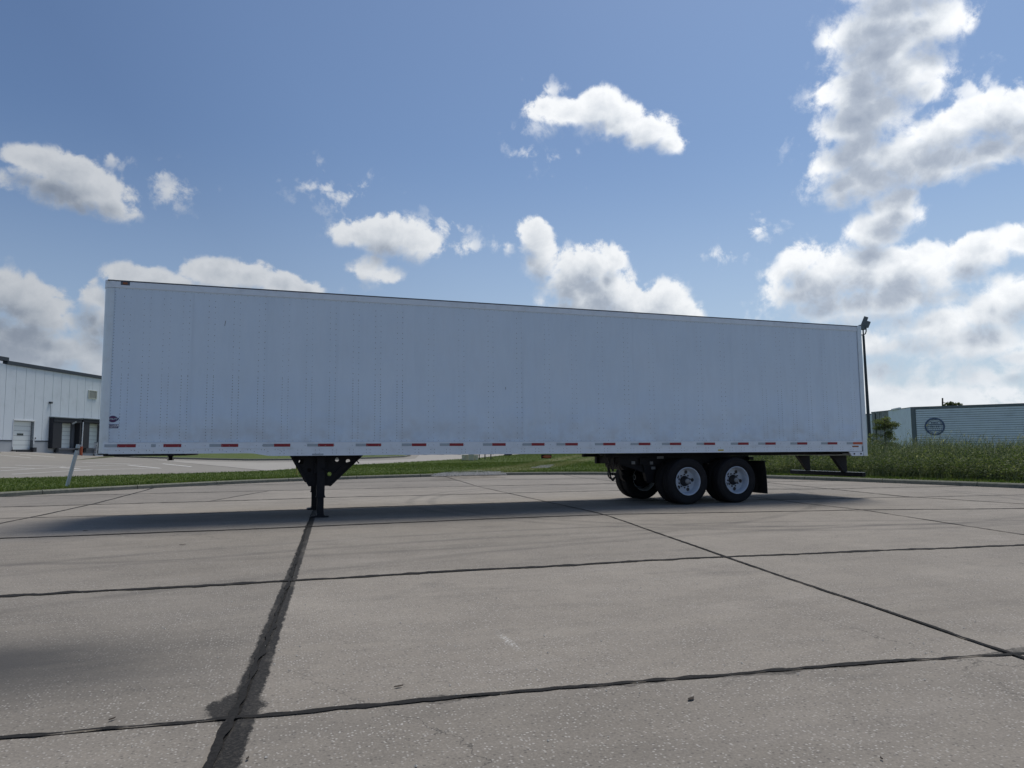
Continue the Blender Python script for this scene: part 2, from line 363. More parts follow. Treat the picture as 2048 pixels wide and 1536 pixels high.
def ground_mat(name, a, b, c3, s1=.5, s2=8, rough=.95, bump=.3):
    m = bpy.data.materials.new(name); m.use_nodes = True; t = NT(m.node_tree); p = t.n['Principled BSDF']
    P = t.geo()
    c = t.mix(t.mr(t.noise(P, s1, 5, .6), .3, .7), a, b)
    c = t.mix(t.mr(t.noise(P, s2, 6, .7), .35, .75), c, c3)
    t.link(c, p.inputs['Base Color']); p.inputs['Roughness'].default_value = rough; p.inputs['Specular IOR Level'].default_value = .2
    t.link(t.bump(t.noise(P, s2*3, 4, .7), bump, .02), p.inputs['Normal'])
    return m
def seal_mat(name, lo, hi):
    m = bpy.data.materials.new(name); m.use_nodes = True; t = NT(m.node_tree); p = t.n['Principled BSDF']; P = t.geo()
    w = t.mr(t.noise(P, 3.0, 8, .75), lo, hi, 0, 1); g = t.noise(P, 60, 3, .7)
    c = t.mix(t.mr(g, .3, .7), (.010, .010, .010), (.026, .025, .024)); c = t.mix(w, c, (.17, .158, .14))
    t.link(c, p.inputs['Base Color']); p.inputs['Roughness'].default_value = .9; p.inputs['Specular IOR Level'].default_value = .2
    t.link(t.bump(g, .4, .004), p.inputs['Normal']); return m
M['seal_dark'] = seal_mat('joint_sealant_dark', .60, .72); M['seal_worn'] = seal_mat('joint_sealant_worn', .42, .62); M['seal_smear'] = seal_mat('sealant_smear', .34, .60)
M['tar'] = ground_mat('joint_tar', (.007, .007, .007), (.012, .011, .011), (.03, .028, .026), 2, 20, .95)
M['kerb'] = ground_mat('kerb_concrete', (.19, .195, .165), (.25, .245, .215), (.12, .13, .10), 1.2, 9)
M['lot2'] = ground_mat('far_lot_concrete', (.235, .222, .20), (.275, .26, .235), (.215, .205, .185), .15, 3)
M['road'] = ground_mat('road_concrete', (.32, .305, .28), (.36, .345, .315), (.29, .275, .255), .2, 2)
M['ground'] = ground_mat('field_soil', (.06, .075, .035), (.08, .09, .045), (.07, .07, .045), .05, 1)
M['gravel'] = ground_mat('pale_gravel', (.48, .46, .42), (.58, .56, .52), (.36, .35, .32), 3, 40)
M['line'] = ground_mat('white_line_paint', (.74, .74, .72), (.80, .80, .78), (.62, .62, .60), 1, 8)
def track_mask(t):
    # two worn wheel tracks running from the kerb off across the lawn
    P = t.geo(); x, y, z = t.sep(P); wob_ = t.math('MULTIPLY', t.math('SUBTRACT', t.noise(P, .9, 5, .6), .5), 1.3); tot = None
    for pa, pb_ in TRACKS:
        (x0, y0), (x1, y1) = pa, pb_; L_ = math.hypot(x1-x0, y1-y0); nx_, ny_ = -(y1-y0)/L_, (x1-x0)/L_
        d = t.math('ABSOLUTE', t.math('ADD', t.math('MULTIPLY_ADD', x, nx_, -(x0*nx_+y0*ny_)), t.math('MULTIPLY', y, ny_)))
        along = t.math('ADD', t.math('MULTIPLY_ADD', x, (x1-x0)/L_, -(x0*(x1-x0)+y0*(y1-y0))/L_), t.math('MULTIPLY', y, (y1-y0)/L_))
        mk = t.math('MULTIPLY', t.mr(t.math('ADD', d, wob_), .25, 1.1, .8, 0, True), t.math('MULTIPLY', t.mr(along, -1.5, 0, 0, 1), t.mr(along, L_, L_+3, 1, 0)))
        tot = mk if tot is None else t.math('MAXIMUM', tot, mk)
    return tot
TRACKS = []
for pa, pb_ in (((930, 944), (1055, 931)), ((1055, 931), (1140, 914)), ((1140, 914), (1210, 905.5)), ((1000, 944), (1110, 931)), ((1110, 931), (1170, 919)), ((1170, 919), (1235, 906))):
    TRACKS.append((tuple(onterr(*pa)[:2]), tuple(onterr(*pb_)[:2])))
def lawn_mat():
    m = bpy.data.materials.new('lawn_turf'); m.use_nodes = True; t = NT(m.node_tree); p = t.n['Principled BSDF']
    P = t.geo(); x, y, z = t.sep(P)
    c = t.mix(t.mr(t.noise(P, .35, 5, .6), .3, .7), (.060, .095, .022), (.085, .115, .032))
    c = t.mix(t.mr(t.noise(P, 5, 6, .7), .4, .75, 0, .6), c, (.12, .135, .055))
    c = t.mix(track_mask(t), c, (.17, .175, .085))
    t.link(c, p.inputs['Base Color']); p.inputs['Roughness'].default_value = .95; p.inputs['Specular IOR Level'].default_value = .15
    t.link(t.bump(t.noise(P, 14, 5, .7), .6, .05), p.inputs['Normal'])
    return m
M['lawn'] = lawn_mat()
def leaf_mat(name, cols, trans=.35, tracks=False):
    m = bpy.data.materials.new(name); m.use_nodes = True; t = NT(m.node_tree); p = t.n['Principled BSDF']
    r = t.n.new('ShaderNodeNewGeometry').outputs['Random Per Island']
    c = t.ramp(r, [(i/(len(cols)-1), k) for i, k in enumerate(cols)])
    big = t.noise(t.geo(), 1.1, 5, .65)
    c = t.mix(1.0, c, t.mix(t.mr(big, .35, .65), (.58, .62, .62), (1.28, 1.22, 1.05)), 'MULTIPLY')
    if tracks: c = t.mix(track_mask(t), c, (.20, .20, .105))
    t.link(c, p.inputs['Base Color']); p.inputs['Roughness'].default_value = .7; p.inputs['Specular IOR Level'].default_value = .25
    tr = t.n.new('ShaderNodeBsdfTranslucent'); t.link(t.mix(1.0, c, (1.3, 1.4, .7), 'MULTIPLY'), tr.inputs[0])
    mx = t.n.new('ShaderNodeMixShader'); mx.inputs[0].default_value = trans
    t.link(p.outputs[0], mx.inputs[1]); t.link(tr.outputs[0], mx.inputs[2])
    t.link(mx.outputs[0], t.n['Material Output'].inputs[0])
    return m
M['blade'] = leaf_mat('grass_blade', [(.055, .10, .022), (.08, .125, .030), (.105, .15, .040), (.16, .175, .07)], tracks=True)
M['weed'] = leaf_mat('weed_leaf', [(.06, .09, .038), (.085, .12, .055), (.12, .155, .075), (.19, .21, .13)])
M['weed_tall'] = leaf_mat('tall_grass_blade', [(.075, .105, .06), (.11, .14, .085), (.17, .20, .14), (.30, .32, .26)])
M['seed'] = leaf_mat('seed_head', [(.22, .23, .15), (.34, .34, .25), (.46, .45, .36)], .5)
M['tree_leaf'] = leaf_mat('tree_leaf', [(.05, .075, .035), (.075, .10, .05), (.11, .13, .075)], .45)
M['sapling_leaf'] = leaf_mat('sapling_leaf', [(.10, .13, .07), (.14, .17, .09), (.19, .21, .13)], .5)
M['dry_leaf'] = mat('dry_leaf', (.03, .022, .016), .9, 0, .3, 30)

# ------------------------------------------------------------------ mesh helpers
def tilt(x): return 0.04*(1 - x/16.15)
class MB:
    def __init__(s): s.v = []; s.f = []; s.sm = []
    def add(s, vs, fs, smooth=False):
        o = len(s.v); s.v += [tuple(v) for v in vs]; s.f += [tuple(i+o for i in f) for f in fs]; s.sm += [smooth]*len(fs); return s
    def box(s, x0, x1, y0, y1, z0, z1):
        vs = [(x, y, z) for x in (x0, x1) for y in (y0, y1) for z in (z0, z1)]
        return s.add(vs, [(0, 1, 3, 2), (4, 6, 7, 5), (0, 4, 5, 1), (2, 3, 7, 6), (0, 2, 6, 4), (1, 5, 7, 3)])
    def obox(s, M4, sx, sy, sz):
        vs = [M4 @ Vector((x*sx/2, y*sy/2, z*sz/2)) for x in (-1, 1) for y in (-1, 1) for z in (-1, 1)]
        return s.add(vs, [(0, 1, 3, 2), (4, 6, 7, 5), (0, 4, 5, 1), (2, 3, 7, 6), (0, 2, 6, 4), (1, 5, 7, 3)])
    def bar(s, a, b, w, h=None):
        a = Vector(a); b = Vector(b); d = b-a
        q = d.to_track_quat('Z', 'Y').to_matrix().to_4x4(); q.translation = (a+b)/2
        return s.obox(q, w, h or w, d.length)
    def cyl(s, a, b, r0, r1=None, n=16, caps=True, smooth=True):
        a = Vector(a); b = Vector(b); r1 = r0 if r1 is None else r1
        q = (b-a).to_track_quat('Z', 'Y').to_matrix()
        vs = []
        for c, r in ((a, r0), (b, r1)):
            for i in range(n):
                t = 2*math.pi*i/n; vs.append(c + q @ Vector((r*math.cos(t), r*math.sin(t), 0)))
        s.add(vs, [(i, (i+1) % n, n+(i+1) % n, n+i) for i in range(n)], smooth)
        if caps: s.add(vs, [tuple(range(n-1, -1, -1)), tuple(range(n, 2*n))])
        return s
    def tube(s, pts, r, n=8):
        pts = [Vector(p) for p in pts]; rings = []
        for i, p in enumerate(pts):
            d = (pts[min(i+1, len(pts)-1)] - pts[max(i-1, 0)]); q = d.to_track_quat('Z', 'Y').to_matrix()
            rr = r[i] if isinstance(r, (list, tuple)) else r
            rings.append([p + q @ Vector((rr*math.cos(2*math.pi*k/n), rr*math.sin(2*math.pi*k/n), 0)) for k in range(n)])
        vs = [v for R_ in rings for v in R_]
        fs = [(i*n+k, i*n+(k+1) % n, (i+1)*n+(k+1) % n, (i+1)*n+k) for i in range(len(pts)-1) for k in range(n)]
        s.add(vs, fs, True); s.add(vs, [tuple(range(n-1, -1, -1)), tuple(range(len(vs)-n, len(vs)))]); return s
    def lathe(s, prof, n=48, smooth=True, c=(0, 0, 0)):   # profile (y, r) round the Y axis
        vs = []
        for (y, r) in prof:
            for i in range(n):
                t = 2*math.pi*i/n; vs.append((c[0]+r*math.cos(t), c[1]+y, c[2]+r*math.sin(t)))
        fs = [(i*n+k, i*n+(k+1) % n, (i+1)*n+(k+1) % n, (i+1)*n+k) for i in range(len(prof)-1) for k in range(n)]
        return s.add(vs, fs, smooth)
    def prism(s, poly, ax, d0, d1):       # poly in the other two axes
        def P(u, v, d): return {'x': (d, u, v), 'y': (u, d, v), 'z': (u, v, d)}[ax]
        n = len(poly); vs = [P(u, v, d0) for u, v in poly] + [P(u, v, d1) for u, v in poly]
        s.add(vs, [(i, (i+1) % n, n+(i+1) % n, n+i) for i in range(n)]); s.add(vs, [tuple(range(n-1, -1, -1)), tuple(range(n, 2*n))]); return s
    def xf(s, M4): s.v = [tuple(M4 @ Vector(v)) for v in s.v]; return s
    def tilted(s): s.v = [(x, y, z+tilt(x)) for x, y, z in s.v]; return s
    def build(s, name, m, parent=None, origin=None, bevel=0, fix=True):
        me = bpy.data.meshes.new(name)
        o3 = Vector(origin) if origin is not None else (world_of(parent) if parent else Vector((0, 0, 0)))
        me.from_pydata([(v[0]-o3[0], v[1]-o3[1], v[2]-o3[2]) for v in s.v], [], s.f)
        me.polygons.foreach_set('use_smooth', s.sm)
        if fix:
            bm = bmesh.new(); bm.from_mesh(me); bmesh.ops.recalc_face_normals(bm, faces=bm.faces)
            if bevel: bmesh.ops.bevel(bm, geom=[e for e in bm.edges if e.calc_face_angle(0) > .6], offset=bevel, segments=2, affect='EDGES', profile=.6, clamp_overlap=True)
            bm.to_mesh(me); bm.free()
        me.materials.append(m)
        ob = bpy.data.objects.new(name, me); COL.objects.link(ob)
        if parent: ob.parent = parent; ob.location = o3 - world_of(parent)
        else: ob.location = o3
        return ob
def world_of(o):
    v = Vector((0, 0, 0))
    while o is not None: v = v + o.location; o = o.parent
    return v
def tag(o, label=None, cat=None, group=None, kind=None):
    if label: o['label'] = label
    if cat: o['category'] = cat
    if group: o['group'] = group
    if kind: o['kind'] = kind
    return o
def empty(name, loc, parent=None):
    o = bpy.data.objects.new(name, None); COL.objects.link(o); o.empty_display_size = .2
    if parent: o.parent = parent; o.location = Vector(loc) - world_of(parent)
    else: o.location = loc
    return o
def thing(name, label, cat, loc, group=None): return tag(empty(name, loc), label, cat, group)
def copy_tree(o, parent=None):
    c = o.copy(); COL.objects.link(c); c.parent = parent
    for k in ('label',):
        if parent is not None and k in c: pass
    for ch in [x for x in bpy.data.objects if x.parent == o]: copy_tree(ch, c)
    return c

def poly_sheet(name, pts, m, zoff, step=2.0, parent=None, zf=terr, kind='structure'):
    bm = bmesh.new(); f = bm.faces.new([bm.verts.new((p[0], p[1], 0)) for p in pts])
    xs = [p[0] for p in pts]; ys = [p[1] for p in pts]
    for ax, lo, hi in ((0, min(xs), max(xs)), (1, min(ys), max(ys))):
        k = math.floor(lo/step)*step
        while k < hi:
            n = (1, 0, 0) if ax == 0 else (0, 1, 0)
            bmesh.ops.bisect_plane(bm, geom=bm.verts[:]+bm.edges[:]+bm.faces[:], plane_co=(k, k, 0), plane_no=n); k += step
    for v in bm.verts: v.co.z = zf(v.co.x, v.co.y)+zoff
    bmesh.ops.triangulate(bm, faces=bm.faces[:]); bmesh.ops.recalc_face_normals(bm, faces=bm.faces)
    for f in bm.faces:
        if f.normal.z < 0: f.normal_flip()
    me = bpy.data.meshes.new(name); bm.to_mesh(me); bm.free(); me.materials.append(m)
    o = bpy.data.objects.new(name, me); COL.objects.link(o)
    if kind and not parent: o['kind'] = kind
    if parent: o.parent = parent
    return o

# ================================================================== SETTING
# kerb line round the near lot (lot-side edge), left to right
KERB = [(-38, -38), (-26, -18.5), (-16, -4), (-9, 4.9), (-4.46, 10.15), (-2.4, 12.2), (-.7, 13.75), (.8, 14.95), (2.4, 16.0), (4.2, 16.95), (6.2, 17.7), (8.3, 18.25), (10.2, 18.6), (12.8, 18.6),
        (15.3, 17.85), (17.6, 16.2), (19.6, 13.2), (20.9, 10.2), (21.7, 7.5), (22.2, 5), (22.6, 3), (22.95, 1.1), (23.5, -2.5), (24.3, -9), (25.5, -20), (27, -36)]
def smooth_line(P, n=4):
    out = []
    P = [Vector((*p, 0)) for p in P]
    for i in range(len(P)-1):
        a, b, c, d = P[max(i-1, 0)], P[i], P[i+1], P[min(i+2, len(P)-1)]
        for k in range(n):
            u = k/n
            out.append(.5*((2*b)+(-a+c)*u+(2*a-5*b+4*c-d)*u*u+(-a+3*b-3*c+d)*u**3))
    out.append(P[-1]); return [(p.x, p.y) for p in out]
KL = smooth_line(KERB)
def offset_line(L, d):
    out = []
    for i, p in enumerate(L):
        a = L[max(i-1, 0)]; b = L[min(i+1, len(L)-1)]
        tx, ty = b[0]-a[0], b[1]-a[1]; l = math.hypot(tx, ty); out.append((p[0]-ty/l*d, p[1]+tx/l*d))
    return out
KO = offset_line(KL, .16)      # back of kerb (away from the lot)

# base terrain to the horizon
def ground_z(x, y):
    z = terr(x, y) - .10
    return z
xs = sorted(set([-3000, -1500, -700, -300, -150, -100, -80] + list(range(-60, 90, 4)) + [110, 150, 300, 700, 1500, 3000]))
ysg = sorted(set([-3000, -1000, -300, -100, -60] + list(range(-50, 120, 4)) + [112, 150, 250, 500, 1200, 3000]))
mb = MB(); vs = []
inside_lot = lambda x, y: y < 19.5 and x < 34
for y in ysg:
    for x in xs:
        z = ground_z(x, y)
        if -44 < x < 30 and y < 20: z = -.35
        vs.append((x, y, z))
n = len(xs); mb.add(vs, [(j*n+i, j*n+i+1, (j+1)*n+i+1, (j+1)*n+i) for j in range(len(ysg)-1) for i in range(n-1)])
tag(mb.build('ground', M['ground'], fix=False), kind='structure')

# concrete lot: dark joint bed below, slabs above
lot_poly = KL + [(28, -60), (-50, -60)]
lot = poly_sheet('concrete_lot', lot_poly, M['tar'], -.007, 60, zf=lambda x, y: 0)
import itertools
ROW = {  # transverse joints as y at given x (polylines)
 -2: [(-40, -17.2), (40, -18.2)],
 -1: [(-40, -12.9), (2, -13.6), (40, -15.0)],
 0: [(-40, -7.6), (-3, -9.3), (1.62, -9.76), (2.57, -9.85), (4.08, -9.98), (5.4, -10.12), (6.85, -10.32), (12, -11.3), (40, -18)],
 1: [(-40, -4.6), (-3, -5.98), (.52, -6.15), (2.9, -6.30), (4.97, -6.37), (7.59, -6.49), (9.41, -6.75), (11.53, -7.04), (17, -8.0), (40, -12.5)],
 2: [(-40, -.6), (-2, -1.2), (2.57, -1.36), (6.24, -1.27), (8.62, -1.33), (10.75, -1.84), (13.6, -2.44), (16.56, -3.39), (17.7, -3.7), (22, -5), (40, -9)],
 3: [(-40, 3.5), (-2.1, 2.5), (1, 2.12), (3.5, 2.2), (4.9, 2.3), (9, 2.2), (12, 1.2), (14, .4), (17, -.1), (22, -1), (40, -3)],
 4: [(-40, 7), (-3.1, 5.85), (-.5, 5.75), (2.8, 5.75), (4.5, 5.9), (8.7, 5.55), (12.3, 5.3), (16.5, 4.1), (17.7, 3.5), (22, 2.8), (40, 2)],
 5: [(-40, 12), (-1.9, 10.1), (1.9, 9.98), (3, 9.95), (6.8, 9.7), (10, 9.6), (14, 9.1), (18, 8), (24, 6.5), (40, 5)],
 6: [(-40, 18), (2.2, 14.2), (5.5, 14.4), (9.1, 14.3), (15.1, 13.2), (20, 12), (40, 11)],
 7: [(-40, 26), (40, 24)],
}
COLJ = {  # longitudinal joints as x at given y
 'a': [(-30, -23), (-3, -22), (30, -20)], 'b': [(-30, -16.5), (0, -15.5), (30, -14)], 'c': [(-30, -11.4), (0, -10.5), (30, -9)],
 'd': [(-30, -7.6), (-10, -6.8), (2, -6.2), (20, -5.4)],
 'L3': [(-30, -2.9), (-9.8, -2.3), (-1.3, -2.0), (1.36, -1.75), (3.35, -1.5), (6.48, -1.23), (14.6, -.97), (26, -.6)],
 'L1': [(-30, .7), (-10.4, 2.48), (-9.86, 2.57), (-6.32, 2.90), (-1.8, 3.24), (1.41, 3.52), (2.2, 3.6), (26, 5.2)],
 'X': [(5.7, 1.3), (10.0, 2.72), (14, 4.0)],
 'L2': [(-30, 4.6), (-10.43, 6.85), (-9.04, 7.12), (-6.49, 7.59), (-1.31, 8.62), (9.06, 9.18), (20.4, 10.45), (26, 11)],
 'L4': [(-30, 9), (-10.5, 11.6), (-6.33, 12.5), (-2.38, 13.57), (-.65, 13.68), (1.02, 13.94), (10.44, 14.74), (14.38, 15.1), (19.4, 16), (26, 17)],
 'L6': [(-30, 14), (-7, 16.9), (-2.63, 17.6), (.02, 17.3), (8, 19.1), (26, 22)],
 'L7': [(-30, 20), (26, 25)], 'L8': [(-30, 26), (26, 31)], 'L9': [(-30, 33), (26, 37)],
}
def interp(L, k):
    return float(np.interp(k, [p[0] for p in L], [p[1] for p in L]))
def node(r, c):
    y = interp(ROW[r], 0); x = 0
    for _ in range(8): x = interp(COLJ[c], y); y = interp(ROW[r], x)
    return x, y
def colpts(c, y0, y1):
    pts = [(interp(COLJ[c], y0), y0)]
    ks = [q[0] for q in COLJ[c] if min(y0, y1) < q[0] < max(y0, y1)]
    if y1 < y0: ks = ks[::-1]
    return pts + [(interp(COLJ[c], k), k) for k in ks] + [(interp(COLJ[c], y1), y1)]
def rowpts(r, x0, x1):
    ks = [q[0] for q in ROW[r] if min(x0, x1) < q[0] < max(x0, x1)]
    if x1 < x0: ks = ks[::-1]
    return [(k, interp(ROW[r], k)) for k in ks]
order = ['a', 'b', 'c', 'd', 'L3', 'L1', 'L2', 'L4', 'L6', 'L7', 'L8', 'L9']
rows = [-2, -1, 0, 1, 2, 3, 4, 5, 6, 7]
from mathutils.geometry import intersect_point_line
def clip_to_lot(poly):
    """clip slab polygon against the kerb line using bmesh boolean-free half-planes per kerb segment (kerb is concave-free inside)"""
    bm = bmesh.new(); bm.faces.new([bm.verts.new((x, y, 0)) for x, y in poly])
    for i in range(0, len(KL)-1):
        a, b = KL[i], KL[i+1]
        mx = max(abs((a[0]+b[0])/2-sum(p[0] for p in poly)/len(poly)), abs((a[1]+b[1])/2-sum(p[1] for p in poly)/len(poly)))
        if mx > 12: continue
        nx, ny = -(b[1]-a[1]), b[0]-a[0]
        bmesh.ops.bisect_plane(bm, geom=bm.verts[:]+bm.edges[:]+bm.faces[:], plane_co=(a[0], a[1], 0), plane_no=(nx, ny, 0), clear_outer=True)
        if not bm.faces: break
    out = []
    if bm.faces:
        bm.faces.ensure_lookup_table(); bmesh.ops.dissolve_faces(bm, faces=bm.faces[:]) if len(bm.faces) > 1 else None
        bm.faces.ensure_lookup_table(); out = [(v.co.x, v.co.y) for v in bm.faces[0].verts]
    bm.free(); return out
def shrink(poly, d):
    n = len(poly); out = []
    area = sum(poly[i][0]*poly[(i+1) % n][1]-poly[(i+1) % n][0]*poly[i][1] for i in range(n))
    sg = 1 if area > 0 else -1
    for i in range(n):
        a = Vector(poly[i-1]); b = Vector(poly[i]); c = Vector(poly[(i+1) % n])
        e1 = (b-a); e2 = (c-b)
        if e1.length < 1e-4 or e2.length < 1e-4: continue
        n1 = Vector((-e1.y, e1.x)).normalized()*sg; n2 = Vector((-e2.y, e2.x)).normalized()*sg
        m_ = (n1+n2); k = m_.length_squared
        if k < .1: continue
        out.append(tuple(b + m_*(2*d/k)))
    return out
def slab(poly, d=.011):
    poly = clip_to_lot(poly)
    if len(poly) < 3: return
    p2 = []
    for q in poly:
        if not p2 or math.hypot(q[0]-p2[-1][0], q[1]-p2[-1][1]) > .02: p2.append(q)
    poly = shrink(p2, d)
    if len(poly) < 3: return
    c = (sum(p[0] for p in poly)/len(poly), sum(p[1] for p in poly)/len(poly))
    inner = shrink(poly, .012)
    m = MB()
    dz = random.uniform(-.0025, .0025); n = len(poly)
    if len(inner) == n:
        m.add([(x, y, -.15) for x, y in poly]+[(x, y, -.007+dz) for x, y in poly]+[(x, y, dz) for x, y in inner],
              [(i, (i+1) % n, n+(i+1) % n, n+i) for i in range(n)]+[(n+i, n+(i+1) % n, 2*n+(i+1) % n, 2*n+i) for i in range(n)]+[tuple(range(2*n, 3*n))])
    else: m.prism(poly, 'z', -.15, dz)
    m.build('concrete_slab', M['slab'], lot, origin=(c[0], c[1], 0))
for ri in range(len(rows)-1):
    r0, r1 = rows[ri], rows[ri+1]
    cols = list(order)
    if r0 in (3, 5, 6): cols.remove('L1')
    if r0 == 4: cols[cols.index('L1')] = 'X'
    for ci in range(len(cols)-1):
        c0, c1 = cols[ci], cols[ci+1]
        def corner(r, c):
            if c == 'X': y = 5.72 if r == 4 else 9.97; return interp(COLJ['X'], y), y
            return node(r, c)
        A = corner(r0, c0); B_ = corner(r0, c1); C_ = corner(r1, c1); D_ = corner(r1, c0)
        poly = [A] + rowpts(r0, A[0], B_[0]) + colpts(c1, B_[1], C_[1]) + rowpts(r1, C_[0], D_[0]) + colpts(c0, D_[1], A[1])[:-1]
        gap = .006
        slab(poly, gap)

# poured sealant bands over the joints: ragged, worn strips lying on the slabs
def in_lot(x, y):
    c = False; j = len(lot_poly)-1
    for i in range(len(lot_poly)):
        (xi, yi), (xj, yj) = lot_poly[i], lot_poly[j]
        if (yi > y) != (yj > y) and x < (xj-xi)*(y-yi)/(yj-yi)+xi: c = not c
        j = i
    return c
def sealant(pts, width, var, m_, step=.04, z_=.0045, name='joint_sealant'):
    L_ = []
    for a, b in zip(pts[:-1], pts[1:]):
        n_ = max(1, int(math.hypot(b[0]-a[0], b[1]-a[1])/step)); L_ += [(a[0]+(b[0]-a[0])*k/n_, a[1]+(b[1]-a[1])*k/n_) for k in range(n_)]
    L_ = [p for p in L_ if in_lot(*p)]
    if len(L_) < 3: return
    n_ = len(L_); sm = lambda k: np.convolve(rng.normal(size=n_+2*k), np.ones(2*k+1)/math.sqrt(2*k+1), 'valid')
    wa = width/2*(1+var*(.45*sm(10)+.6*sm(1))); wb = width/2*(1+var*(.45*sm(10)+.6*sm(1))); off = width*.12*sm(12)
    wa = np.clip(wa, width*.12, width*1.2); wb = np.clip(wb, width*.12, width*1.2); vs = []
    for i, p in enumerate(L_):
        a = L_[max(i-1, 0)]; b = L_[min(i+1, n_-1)]; tx, ty = b[0]-a[0], b[1]-a[1]; l = math.hypot(tx, ty); nx_, ny_ = -ty/l, tx/l
        vs += [(p[0]+nx_*(wa[i]+off[i]), p[1]+ny_*(wa[i]+off[i]), z_), (p[0]-nx_*(wb[i]-off[i]), p[1]-ny_*(wb[i]-off[i]), z_)]
    MB().add(vs, [(2*i, 2*i+1, 2*i+3, 2*i+2) for i in range(n_-1)]).build(name, m_, lot, origin=(L_[n_//2][0], L_[n_//2][1], 0), fix=False)
for r_, w_, v_, mm in ((-1, .05, .3, 'seal_dark'), (0, .036, .6, 'seal_dark'), (1, .085, .42, 'seal_dark'), (2, .085, .22, 'seal_dark'), (3, .10, .3, 'seal_worn'), (4, .14, .3, 'seal_worn'), (5, .16, .3, 'seal_worn'), (6, .16, .3, 'seal_worn')):
    ks = [-40+.8*k for k in range(101)]; sealant([(k, interp(ROW[r_], k)) for k in ks], w_, v_, M[mm])
for c_, w_, mm, y0_, y1_ in (('d', .04, 'seal_dark', -30, 19), ('L3', .055, 'seal_dark', -30, 16), ('L1', .03, 'seal_dark', -30, 2.2), ('L2', .034, 'seal_dark', -30, 20), ('L4', .04, 'seal_dark', -30, 10), ('L4', .05, 'seal_worn', 10, 19), ('X', .06, 'seal_worn', 5.75, 10), ('L6', .05, 'seal_dark', -30, 12), ('L7', .05, 'seal_worn', -30, 8)):
    sealant([(interp(COLJ[c_], y0_+(y1_-y0_)*k/60), y0_+(y1_-y0_)*k/60) for k in range(61)], w_, .28 if c_ != 'L1' else .7, M[mm], z_=.0055)

# kerb in sections
kerb = empty('kerb', (0, 0, 0)); tag(kerb, kind='structure')
prof = [(0, -.12), (0.0, .095), (.03, .125), (.16, .13), (.16, -.1)]
OFFS = [offset_line(KL, o) for o, _ in prof]
def kerb_sections(seclen=3.0, gap=.012):
    d = [0]
    for i in range(1, len(KL)): d.append(d[-1]+math.hypot(KL[i][0]-KL[i-1][0], KL[i][1]-KL[i-1][1]))
    s = 0
    while s < d[-1]-1:
        e = min(s+seclen, d[-1]); ks = [s+gap] + [q for q in d if s+.05 < q < e-.05] + [e-gap]
        vs = []
        for q in ks:
            for k, (o, z) in enumerate(prof):
                L = OFFS[k]; vs.append((float(np.interp(q, d, [p[0] for p in L])), float(np.interp(q, d, [p[1] for p in L])), z))
        n = len(prof); m = MB()
        m.add(vs, [(j*n+k, j*n+k+1, (j+1)*n+k+1, (j+1)*n+k) for j in range(len(ks)-1) for k in range(n-1)])
        m.add(vs, [tuple(range(n)), tuple(range(len(vs)-1, len(vs)-1-n, -1))])
        m.build('kerb_section', M['kerb'], kerb, origin=(vs[0][0], vs[0][1], 0))
        s = e
kerb_sections()

# far edge of the lawn strip (left lot / road side), then lawn out to the field
LAWN_FAR_PX = [(0, 957), (200, 951.5), (420, 945.5), (540, 941.5), (640, 934), (700, 930), (780, 926), (880, 920.5), (950, 916.5), (1010, 910.5), (1060, 907.5), (1100, 905.5)]
LF = [tuple(onterr(*q)[:2]) for q in LAWN_FAR_PX]
LF = [(-60, LF[0][1]-30)] + [(-25, LF[0][1]-8)] + LF + [(60, 140)]
zl = lambda x, y: terr(x, y)
lawn_pts = KO + [(90, -36), (110, 140)] + LF[::-1] + [(-60, -38)]
lawn = poly_sheet('lawn', lawn_pts, M['lawn'], -.005, 4)
road_poly = LF + [(60, 150), (-80, 150), (-80, 10)]
tag(poly_sheet('far_lot', [(-80, -10)] + LF + [(60, 160), (-80, 160)], M['lot2'], -.03, 2), kind='structure')
# paler road between lawn and island
def strip_on(pxs, w, zoff, m, name, parent=None):
    P = [onterr(*q) for q in pxs]
    L = [(p[0], p[1]) for p in P]
    dense = []
    for a, b in zip(L[:-1], L[1:]):
        n = max(1, int(math.hypot(b[0]-a[0], b[1]-a[1])/1.0))
        dense += [(a[0]+(b[0]-a[0])*k/n, a[1]+(b[1]-a[1])*k/n) for k in range(n)]
    dense.append(L[-1]); l0 = offset_line(dense, w/2); l1 = offset_line(dense, -w/2)
    mb_ = MB(); vs = [(x, y, terr(x, y)+zoff) for x, y in l0]+[(x, y, terr(x, y)+zoff) for x, y in l1]; n = len(dense)
    mb_.add(vs, [(i, i+1, n+i+1, n+i) for i in range(n-1)])
    o = mb_.build(name, m, parent, fix=False)
    return o

# parking stall lines on the far lot
far_lot = bpy.data.objects['far_lot']
for pxs in ([(0, 941), (107, 934.7), (220, 930), (285, 927.8)], [(24, 947.5), (130, 941.5), (185, 938)], [(146, 940.6), (230, 937.5), (308, 935.8)],
            [(12, 928.4), (130, 932)], [(0, 934), (69, 936.3)], [(120, 934.2), (160, 937)], [(256, 929.6), (321, 935.8)], [(325, 926.8), (383, 932.8)],
            [(0, 910), (63, 915.5)], [(165, 924.6), (260, 927)], [(40, 908.5), (110, 914)], [(365, 923.5), (440, 928.5)]):
    strip_on(pxs, .15, -.022, M['line'], 'painted_line', far_lot)
